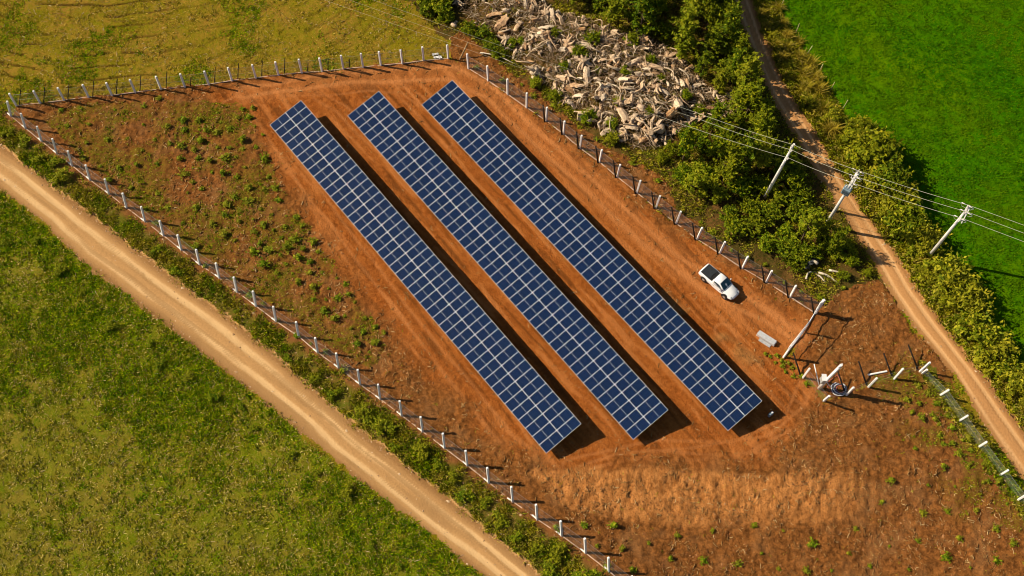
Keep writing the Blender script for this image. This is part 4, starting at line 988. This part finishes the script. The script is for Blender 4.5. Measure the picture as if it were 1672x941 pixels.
def reed_mesh(n, ln, mat):
    V = []; a = rng.uniform(0, 6.28, n)
    seg = 5; P = np.empty((n, seg, 2, 3)); L = ln * rng.uniform(.6, 1.25, n); b = rng.normal(0, .28, (n, 2)); le = rng.uniform(.25, .95, n); w_ = rng.uniform(.03, .065, n)
    for i in range(seg):
        t_ = i / (seg - 1); rr = L * le * t_ ** 1.35; z = L * (1.15 * t_ - .75 * le * t_ ** 2.4); wv = w_ * [1, 1, .85, .6, .08][i]
        x = b[:, 0] + np.cos(a) * rr; y = b[:, 1] + np.sin(a) * rr
        P[:, i, 0] = np.stack([x - np.sin(a) * wv, y + np.cos(a) * wv, z - .05], -1); P[:, i, 1] = np.stack([x + np.sin(a) * wv, y - np.cos(a) * wv, z - .05], -1)
    base = np.arange(n) * seg * 2; F_ = np.concatenate([np.stack([base + i * 2, base + i * 2 + 1, base + i * 2 + 3, base + i * 2 + 2], -1) for i in range(seg - 1)])
    return npmesh('blades', P.reshape(-1, 3), F_, mat)
def weed_mesh(R0, n, mat):
    parts = lobes([((0, 0, .2), (.26, .26, .24))], n, .15, .5)
    for i in range(random.randint(1, 3)):
        a = random.uniform(0, 6.28); r = R0 * .6 * random.random(); s_ = random.uniform(.16, .30)
        parts += lobes([((math.cos(a) * r, math.sin(a) * r, s_ * .8), (s_, s_, s_ * .9))], n, .15, .5)
    parts += sprays([np.array([rng.normal(0, R0 * .15), rng.normal(0, R0 * .15), .12]) for _ in range(4)], random.randint(12, 26), R0 * 1.6, .14, .6, .075)
    P = np.concatenate(parts); return npmesh('weed', P, np.arange(len(P)).reshape(-1, 4), mat)

PRO = {k: [proto(k) for _ in range(n)] for k, n in (('tree', 6), ('broad_tree', 5), ('bush', 6), ('hedge_bush', 5), ('low_bush', 5))}
REED = [reed_mesh(150, 1.7, M['lf_hedge'] if k_ % 2 else M['lf_reed']) for k_ in range(4)]; STRAW = [REED[0], REED[2]]
WEED = [weed_mesh(random.uniform(.28, .55), 330, M['lf_weed']) for _ in range(12)]
PROTO_OBJ = {}
def plant(kind, px, py, s_, label, group, cat='tree', sz=1.0):
    if math.hypot(px - 1514, py - 428) < 22 or math.hypot(px - 1346, py - 380) < 13: s_ *= .45
    p_ = G(px, py); v = random.randrange(len(PRO[kind]) if kind in PRO else 4); key = (kind, v)
    if key not in PROTO_OBJ:
        r = thing(kind, label, cat, p_, random.uniform(0, 6.28), group)
        if kind in PRO:
            ob('crown', PRO[kind][v][0], r); ob('trunk', PRO[kind][v][1], r)
        PROTO_OBJ[key] = r; r.scale = (s_, s_, s_ * sz)
    else: r = dup(PROTO_OBJ[key], p_, random.uniform(0, 6.28), label, group, (s_, s_, s_ * sz)); r['category'] = cat
    return r
def single(name, me, p_, s_, label, cat, group):
    o = ob(name, me); o.location = p_; o.rotation_euler = (0, 0, random.uniform(0, 6.28)); o.scale = (s_,) * 3; return tag(o, label, cat, group)

def poisson(poly, rmin, tries=4000, maxn=400, avoid=()):
    P = np.array(poly, float); lo, hi = P.min(0), P.max(0); pts = []
    for _ in range(tries):
        q = np.array([random.uniform(lo[0], hi[0]), random.uniform(lo[1], hi[1])])
        if not inpoly(P, q[:1], q[1:])[0]: continue
        if any(inpoly(np.array(a_, float), q[:1], q[1:])[0] for a_ in avoid): continue
        if all((q[0] - b[0]) ** 2 + (q[1] - b[1]) ** 2 * 1.2 > rmin * rmin for b in pts): pts.append(q)
        if len(pts) >= maxn: break
    return pts

USED = {}
def uniq(base, px, py, marks):
    """describe a plant by the landmark it stands nearest to"""
    near = min(marks, key=lambda m_: math.hypot(px - m_[0], py - m_[1])); return base + ' ' + near[2]
WM = [(700, 8, 'at the top of the dry pasture beside the heap'), (900, -5, 'behind the upper end of the wood heap'), (985, 25, 'above the middle of the wood heap'), (1060, 60, 'along the far side of the wood heap'), (1120, 25, 'deep in the top of the wood'), (1190, 60, 'overhanging the shaded top of the lane'), (1170, 120, 'between the wood heap and the shaded lane'),
      (1235, 170, 'beside the lane above the plain pole'), (1215, 230, 'under the wires left of the plain pole'), (1270, 250, 'at the foot of the plain pole'), (1120, 225, 'below the lower end of the wood heap'), (1110, 290, 'at the bank edge near the fence'), (1180, 310, 'in the middle of the lower wood'), (1210, 380, 'near the fence behind the pickup'), (1280, 340, 'between the plain pole and the transformer pole'), (1345, 340, 'beside the lane by the transformer pole'), (1350, 400, 'below the transformer pole'), (1300, 415, 'at the lower tip of the wood')]
def wood_plant(px, py, kind, s_, sz=1.0):
    lab = uniq({'tree': 'tall pointed feathery green tree', 'broad_tree': 'broad dark green leafy tree', 'bush': 'rounded bright green bush'}[kind], px, py, WM)
    plant(kind, px, py, s_, lab, {'tree': 'tall trees of the wood', 'broad_tree': 'broad trees of the wood', 'bush': 'bushes of the wood'}[kind], 'bush' if kind == 'bush' else 'tree', sz)

TOPW = [(880, -40), (1140, -40), (1158, 10), (1182, 80), (1208, 140), (1225, 185), (1205, 190), (1165, 150), (1125, 110), (1068, 66), (1004, 52), (940, 25), (890, 0)]
LOWW = [(1130, 225), (1215, 195), (1232, 205), (1268, 275), (1300, 328), (1338, 380), (1366, 418), (1340, 425), (1290, 420), (1255, 405), (1215, 396), (1185, 368), (1150, 335), (1120, 318), (1105, 290), (1112, 250)]
TOPL = [(690, -30), (740, -30), (742, 12), (712, 22), (690, 10)]
for q in poisson(TOPW, 29): wood_plant(q[0], q[1], random.choices(['tree', 'broad_tree', 'bush'], [.74, .08, .18])[0], random.uniform(.7, 1.3) * (.85 if q[0] > 1120 else 1), random.uniform(.9, 1.15))
for q in poisson(LOWW, 28): 
    edge = q[1] > 330 or q[0] < 1150
    wood_plant(q[0], q[1], random.choices(['tree', 'broad_tree', 'bush'], [.55, .12, .33] if not edge else [.26, .08, .66])[0], random.uniform(.75, 1.1) * (.85 if edge else 1))
for q in poisson(TOPL, 20): wood_plant(q[0], q[1], 'bush', random.uniform(.8, 1.1))
for (x, y, s_) in [(700, 18, .8), (728, 30, .6), (790, 62, .7), (805, 80, .65), (835, 75, .5), (765, 52, .6), (815, 92, .5), (875, 140, .55), (905, 160, .55), (960, 195, .6), (1000, 232, .6), (945, 90, .55), (968, 68, .6), (1030, 72, .7), (1062, 100, .45), (975, 118, .3), (1078, 132, .35), (1095, 250, .6), (1080, 262, .5), (1018, 122, .45), (850, 72, .4), (920, 112, .45), (1010, 170, .4), (1120, 160, .45), (905, 60, .5), (1000, 205, .5), (1060, 185, .35), (1140, 185, .5), (1300, 428, .75), (1372, 412, .85), (1390, 430, .55), (1376, 452, .4), (1345, 405, .8), (1415, 448, .35)]:
    wood_plant(x, y, 'bush', s_)
for (x, y, s_) in [(1160, -20, 1.0), (1172, 22, .95), (1184, 66, .9), (1200, 112, .85), (1222, 160, .8), (1240, 205, .7)]: wood_plant(x, y, 'tree', s_)
for (x, y, s_) in [(1150, -35, 1.2), (1158, 0, 1.15), (1172, 42, 1.1), (1180, 88, 1.05), (1192, 132, .95), (1218, 184, .85), (1240, 222, .8), (1262, 258, .75), (1288, 300, .7)]: wood_plant(x, y, 'broad_tree', s_)
HM = [(1245, 30, 'at the shaded top of the lane'), (1300, 120, 'along the upper bend of the lane'), (1345, 190, 'above the wires on the lane bank'), (1400, 270, 'under the wires by the crop field'), (1440, 330, 'across the lane from the transformer pole'), (1490, 410, 'near the foot of the right pole'), (1530, 470, 'below the right pole'), (1580, 550, 'across the lane from the gate fence'), (1630, 610, 'on the bank before the right edge'), (1665, 660, 'at the right edge above the lane')]
HEDGE_A = [(1345, 170), (1402, 250), (1464, 335), (1517, 410), (1554, 470), (1614, 560), (1674, 645), (1732, 720), (1708, 730), (1674, 672), (1632, 615), (1578, 551), (1520, 476), (1484, 414), (1428, 335), (1376, 245), (1340, 195)]
for q in poisson(HEDGE_A, 17):
    if random.random() < .38: plant('hedge_bush', q[0], q[1], random.uniform(.5, .95), uniq('yellowish green bush in the roadside hedge', q[0], q[1], HM), 'bushes of the roadside hedge', 'bush')
    else: single('grass_clump', random.choice(REED), G(*q), random.uniform(.75, 1.1), uniq('arching tall grass clump in the roadside hedge', q[0], q[1], HM), 'grass clump', 'grass clumps of the roadside hedge')
for q in poisson([(1228, -20), (1255, -10), (1335, 125), (1345, 185), (1322, 180), (1275, 100), (1245, 30)], 20):
    single('grass_clump', random.choice(STRAW), G(*q), random.uniform(.55, .95), uniq('arching tall grass clump on the bank', q[0], q[1], HM), 'grass clump', 'grass clumps of the roadside hedge')
for (x, y, s_) in [(1290, 115, .6), (1318, 172, .7), (1262, 62, .5)]: plant('hedge_bush', x, y, s_, uniq('small yellowish bush on the upper bank', x, y, HM), 'bushes of the roadside hedge', 'bush')
for (x, y, s_) in [(1398, 234, .95), (1420, 268, 1.15), (1441, 304, 1.0), (1458, 328, .8), (1484, 374, .65)]: plant('broad_tree', x, y, s_, uniq('tall leafy hedge tree shading the crop field', x, y, HM), 'hedge trees beside the crop field')
for q in poisson([(1395, 238), (1402, 232), (1475, 345), (1530, 428), (1572, 492), (1620, 565), (1680, 650), (1668, 652), (1600, 560), (1550, 482), (1500, 405), (1450, 330)], 17):
    plant('hedge_bush', q[0], q[1], random.uniform(1.35, 1.8), uniq('tall bush on the crop side of the hedge', q[0], q[1], HM), 'bushes on the crop side of the hedge', 'bush')
# fence verge bushes
VM = [(40, 225, 'by the top left fence corner'), (150, 320, 'left of the weedy ground'), (330, 470, 'beside the upper pale road'), (470, 590, 'beside the middle of the pale road'), (620, 690, 'beside the pale road below the first array'), (760, 800, 'near the lower fence'), (870, 880, 'low beside the bottom stretch of fence'), (940, 930, 'in the bottom verge corner')]
VERGE_A = [(0, 205), (20, 215), (110, 290), (60, 265)]
for poly, r, sm in (([(0, 200), (15, 205), (120, 285), (100, 295), (30, 245), (0, 228)], 27, .6), ([(575, 655), (700, 745), (830, 845), (965, 945), (905, 945), (835, 888), (740, 808), (600, 700)], 31, .58), ([(410, 535), (560, 650), (560, 670), (430, 560)], 36, .36), ([(150, 325), (400, 520), (390, 525), (150, 340)], 40, .36)):
    for q in poisson(poly, r): plant('low_bush', q[0], q[1], sm * random.uniform(.6, 1.5), uniq('low leafy bush in the fence verge', q[0], q[1], VM), 'low bushes of the fence verge', 'bush')
for q in poisson([(0, 340), (110, 440), (190, 510), (330, 610), (480, 730), (640, 860), (760, 960), (700, 960), (560, 860), (400, 700), (180, 540), (60, 430), (0, 400)], 42):
    plant('low_bush', q[0], q[1], random.uniform(.25, .6), uniq('dark green tussock bush in the meadow', q[0], q[1], [(30, 390, 'at the left edge below the road'), (150, 490, 'below the upper pale road'), (330, 640, 'below the middle of the pale road'), (520, 790, 'below the lower pale road'), (680, 900, 'at the bottom edge of the meadow')]), 'tussock bushes of the meadow', 'bush')
# weeds on the soil
for poly, r, n_, sc_, lab in (
    ([(265, 205), (420, 170), (440, 280), (470, 330), (560, 460), (640, 545), (610, 590), (500, 480), (380, 400), (300, 320)], 17, 120, (.35, 1.35), 'bright green leafy weed among the dense weeds left of the first array'),
    ([(60, 185), (260, 160), (265, 300), (330, 400), (480, 540), (600, 620), (560, 610), (380, 470), (200, 330)], 27, 50, (.45, 1.1), 'small green weed on the sparse soil near the left fence'),
    ([(880, 850), (1400, 860), (1540, 650), (1640, 800), (1680, 930), (1000, 935)], 40, 48, (.3, 1.05), 'small green weed on the brown soil below the bank'),
    ([(1500, 612), (1560, 690), (1640, 800), (1610, 800), (1520, 700), (1470, 660)], 19, 22, (.6, 1.15), 'green weed beside the greenish mesh fence'),
    ([(1240, 565), (1300, 600), (1320, 630), (1300, 622), (1255, 590)], 9, 12, (.5, .8), 'green weed in the strip between the gate and the third array'),
    ([(740, 100), (850, 150), (1000, 250), (1090, 300), (1170, 400), (1320, 500), (1400, 460), (1250, 430), (1100, 330), (860, 130)], 26, 40, (.5, 1.0), 'green weed on the earth bank outside the right fence')):
    for q in poisson(poly, r, 3000, n_): single('weed', random.choice(WEED), G(*q), random.uniform(*sc_), lab, 'weed', lab.replace('bright green leafy weed', 'weeds').replace('small green weed', 'weeds').replace('green weed', 'weeds'))

# ------------------------------------------------------------------ heap of cleared wood
def woodmat(name, a, b, c_, objvar=.6):
    t = NT(name); p = t.coord(); n1 = t.noise(2.2, 5, .65, p, .8); n2 = t.noise(9, 4, .7, p, 1.5)
    c = t.mix(t.ramp(n1, .38, .62), a, b); c = t.mix(t.math('MULTIPLY', t.N('ShaderNodeObjectInfo').outputs['Random'], objvar), c, c_)
    c = t.mix(t.math('MULTIPLY', t.ramp(n2, .48, .36), .7), c, tuple(q * .35 for q in a))
    return t.done(t.bsdf(c, .9, .12, 0, t.bump(n2, .7, .06)))
M['stump'] = woodmat('stump_wood', (.30, .17, .085), (.56, .40, .25), (.68, .56, .41))
M['slab'] = woodmat('bark_slab', (.30, .14, .055), (.60, .37, .18), (.82, .68, .50), .85)
M['logw'] = woodmat('pale_log', (.48, .35, .22), (.72, .60, .44), (.42, .25, .13))
M['brush'] = islemat('brushwood', (.17, .10, .05), (.36, .26, .16), (.60, .50, .38))
def stump_mesh():
    mb = MB(); mb.tube([(0, 0, -.25), (0, 0, 0), (.03, 0, .3), (.05, .03, .55)], [.34, .30, .24, .21], 10)
    n = random.randint(6, 9)
    for i in range(n):
        a = 6.283 * i / n + random.uniform(-.3, .3); L = random.uniform(.6, 1.15); b = random.uniform(-.6, .6); P = []
        for k in range(5): t_ = k / 4; aa = a + b * t_; P.append((math.cos(aa) * (.12 + L * t_), math.sin(aa) * (.12 + L * t_), .12 * (1 - t_) + random.uniform(-.12, .16) * t_ + .1))
        mb.tube(P, [.17, .14, .10, .07, .03], 6)
    return mb.mesh('tree_stump', M['stump'])
def log_mesh():
    mb = MB(); L = random.uniform(.9, 2.0); r = random.uniform(.09, .17); b = random.uniform(-.45, .45); P = []
    if random.random() < .55: L = random.uniform(1.5, 2.6); r = random.uniform(.05, .085); b = random.choice((-1, 1)) * random.uniform(.4, .95)
    for k in range(6): t_ = k / 5; P.append(((t_ - .5) * L, b * math.sin(t_ * 3.14) + random.uniform(-.04, .04), .12 * math.sin(t_ * 4 + b)))
    mb.tube(P, [r * q for q in (.8, 1, .95, .85, .7, .45)], 8)
    for i in range(random.randint(0, 3)):
        k = random.randint(1, 4); a = random.uniform(0, 6.28); q = Vector(P[k]); mb.tube([q, q + Vector((math.cos(a) * .25, math.sin(a) * .3, .15)), q + Vector((math.cos(a) * .5, math.sin(a) * .55, .22))], [r * .5, r * .4, r * .15], 6)
    return mb.mesh('log', M['logw'])
def slab_mesh():
    n, m_ = 7, 4; L = random.uniform(.8, 1.5); Wd = random.uniform(.35, .7); cv = random.uniform(.6, 2.2); V = []; bend = random.uniform(-.3, .3)
    out = [random.uniform(.7, 1.1) for _ in range(n)]
    for top in (1, 0):
        for i in range(n):
            for j in range(m_):
                t_ = i / (n - 1) - .5; s_ = (j / (m_ - 1) - .5); w_ = Wd * out[i] * (1 - 1.2 * t_ * t_); V.append((t_ * L + .06 * math.sin(7 * s_), s_ * w_ + bend * t_ * t_, -cv * (s_ * w_) ** 2 * 2 + .18 * math.cos(t_ * 3) + (.0 if top else -.07) + random.uniform(-.02, .03)))
    Fc = []; o = n * m_
    for i in range(n - 1):
        for j in range(m_ - 1): q = i * m_ + j; Fc += [(q, q + m_, q + m_ + 1, q + 1), (o + q, o + q + 1, o + q + m_ + 1, o + q + m_)]
    for i in range(n - 1):
        for j in (0, m_ - 1): q = i * m_ + j; Fc.append((q, q + o, q + o + m_, q + m_) if j == m_ - 1 else (q, q + m_, q + o + m_, q + o))
    for j in range(m_ - 1):
        for i in (0, n - 1): q = i * m_ + j; Fc.append((q, q + 1, q + o + 1, q + o) if i == n - 1 else (q, q + o, q + o + 1, q + 1))
    mb = MB(); mb.add(V, Fc); return mb.mesh('wood_chunk', M['slab'])
STUMP = [stump_mesh() for _ in range(6)]; LOG = [log_mesh() for _ in range(14)]; SLAB = [slab_mesh() for _ in range(8)]
HMK = [(790, 20, 'at the upper end of the wood heap by the pasture'), (860, 60, 'in the upper part of the wood heap'), (930, 110, 'in the middle of the wood heap near the fence'), (1000, 90, 'in the middle of the wood heap near the trees'), (1060, 140, 'in the widest part of the wood heap'), (1050, 215, 'at the lower corner of the wood heap near the fence'), (1140, 165, 'at the lower end of the wood heap by the trees')]
def heap_piece(name, meshes, px, py, s_, base, cat, zoff, tilt_):
    if float(fbm(np.array([px / 24.]), np.array([py / 20.]), 1, 2, 5)[0]) > .70: return
    o = ob(name, random.choice(meshes)); p_ = G(px, py); o.location = (p_[0], p_[1], p_[2] + zoff); o.rotation_euler = (random.gauss(0, tilt_), random.gauss(0, tilt_), random.uniform(0, 6.28)); o.scale = (s_, s_, s_)
    lab = uniq(base, px, py, HMK); tag(o, lab, cat, cat + ' pieces ' + min(HMK, key=lambda m_: math.hypot(px - m_[0], py - m_[1]))[2])
for q in poisson(HEAP, 34, 4000, 60): heap_piece('tree_stump', STUMP, q[0], q[1], random.uniform(.9, 1.6), 'pale uprooted stump', 'stump', random.uniform(.05, .45), .6)
for q in poisson(HEAP, 9.8, 9000, 295): heap_piece('wood_chunk', SLAB, q[0], q[1], min(2.7, .95 * math.exp(random.gauss(0, .45))), 'brown broken wood chunk', 'wood chunk', random.uniform(.1, .55), .45)
for q in poisson(HEAP, 13, 6000, 180): heap_piece('log', LOG, q[0], q[1], random.uniform(.7, 1.3), 'bleached short log', 'log', random.uniform(.2, .65), .35)
# thin brushwood filling the heap
xh, yh = scatter([Z_WOOD, Z_SOIL, Z_PAST], 14, lambda x, y: inpoly(wp(HEAP), x, y) * 1.0)
nb = len(xh); a = rng.uniform(0, 6.28, nb); el = rng.normal(.1, .35, nb); L = rng.uniform(.4, 1.5, nb); r = rng.uniform(.015, .05, nb); z = hz(xh, yh) + rng.uniform(.0, .6, nb)
D = np.stack([np.cos(a) * np.cos(el), np.sin(a) * np.cos(el), np.sin(el)], -1); A1 = np.stack([-np.sin(a), np.cos(a), np.zeros(nb)], -1); A2 = np.cross(D, A1); C = np.stack([xh, yh, z], -1); bend = rng.normal(0, .18, nb)
Vb = np.empty((nb, 3, 3, 3))
for i, t_ in enumerate((-.5, 0, .5)):
    ctr_ = C + D * (L * t_)[:, None] + A1 * (bend * (1 if i == 1 else 0))[:, None]
    for j in range(3):
        th = 2.094 * j; Vb[:, i, j] = ctr_ + (A1 * math.cos(th) + A2 * math.sin(th)) * (r * (1, .9, .5)[i])[:, None]
b9 = np.arange(nb) * 9; Fb = np.concatenate([np.stack([b9 + i * 3 + j, b9 + i * 3 + (j + 1) % 3, b9 + i * 3 + 3 + (j + 1) % 3, b9 + i * 3 + 3 + j], -1) for i in range(2) for j in range(3)])
tag(ob('brushwood', npmesh('brushwood', Vb.reshape(-1, 3), Fb, M['brush'])), 'tangled thin sticks and roots filling the wood heap', 'brushwood', kind='stuff')
M['stone'] = simple('pale_stone', (.52, .38, .26), .9, .2, 0, .25, 3)
for (px, py, s_, lab) in [(723, 23, .42, 'round tan boulder beside the bushes, highest of the boulders left of the heap'), (733, 32, .28, 'small white boulder left of the wood heap'), (741, 42, .38, 'round tan boulder on the bare slope left of the heap'), (745, 37, .22, 'smallest pale boulder touching a larger one left of the heap'), (1076, 211, .7, 'rounded brown boulder at the lower corner of the wood heap'), (1046, 178, .55, 'large pale grey boulder in the lower wood heap')]:
    me = bpy.data.meshes.new('boulder'); import bmesh
    bm = bmesh.new(); bmesh.ops.create_icosphere(bm, subdivisions=3, radius=1)
    sd = random.uniform(0, 50)
    for v in bm.verts:
        k = 1 + .35 * (float(fbm(np.array([v.co.x * 1.3 + sd]), np.array([v.co.y * 1.3 + v.co.z]), 1, 3, 7)[0]) - .5); v.co = Vector((v.co.x * k * 1.2, v.co.y * k, v.co.z * k * .75))
    for f in bm.faces: f.smooth = True
    bm.to_mesh(me); bm.free(); me.materials.append(M['stone']); o = ob('boulder', me); p_ = G(px, py); o.location = (p_[0], p_[1], p_[2] + s_ * .4); o.scale = (s_,) * 3; o.rotation_euler = (0, 0, random.uniform(0, 6)); tag(o, lab, 'boulder')
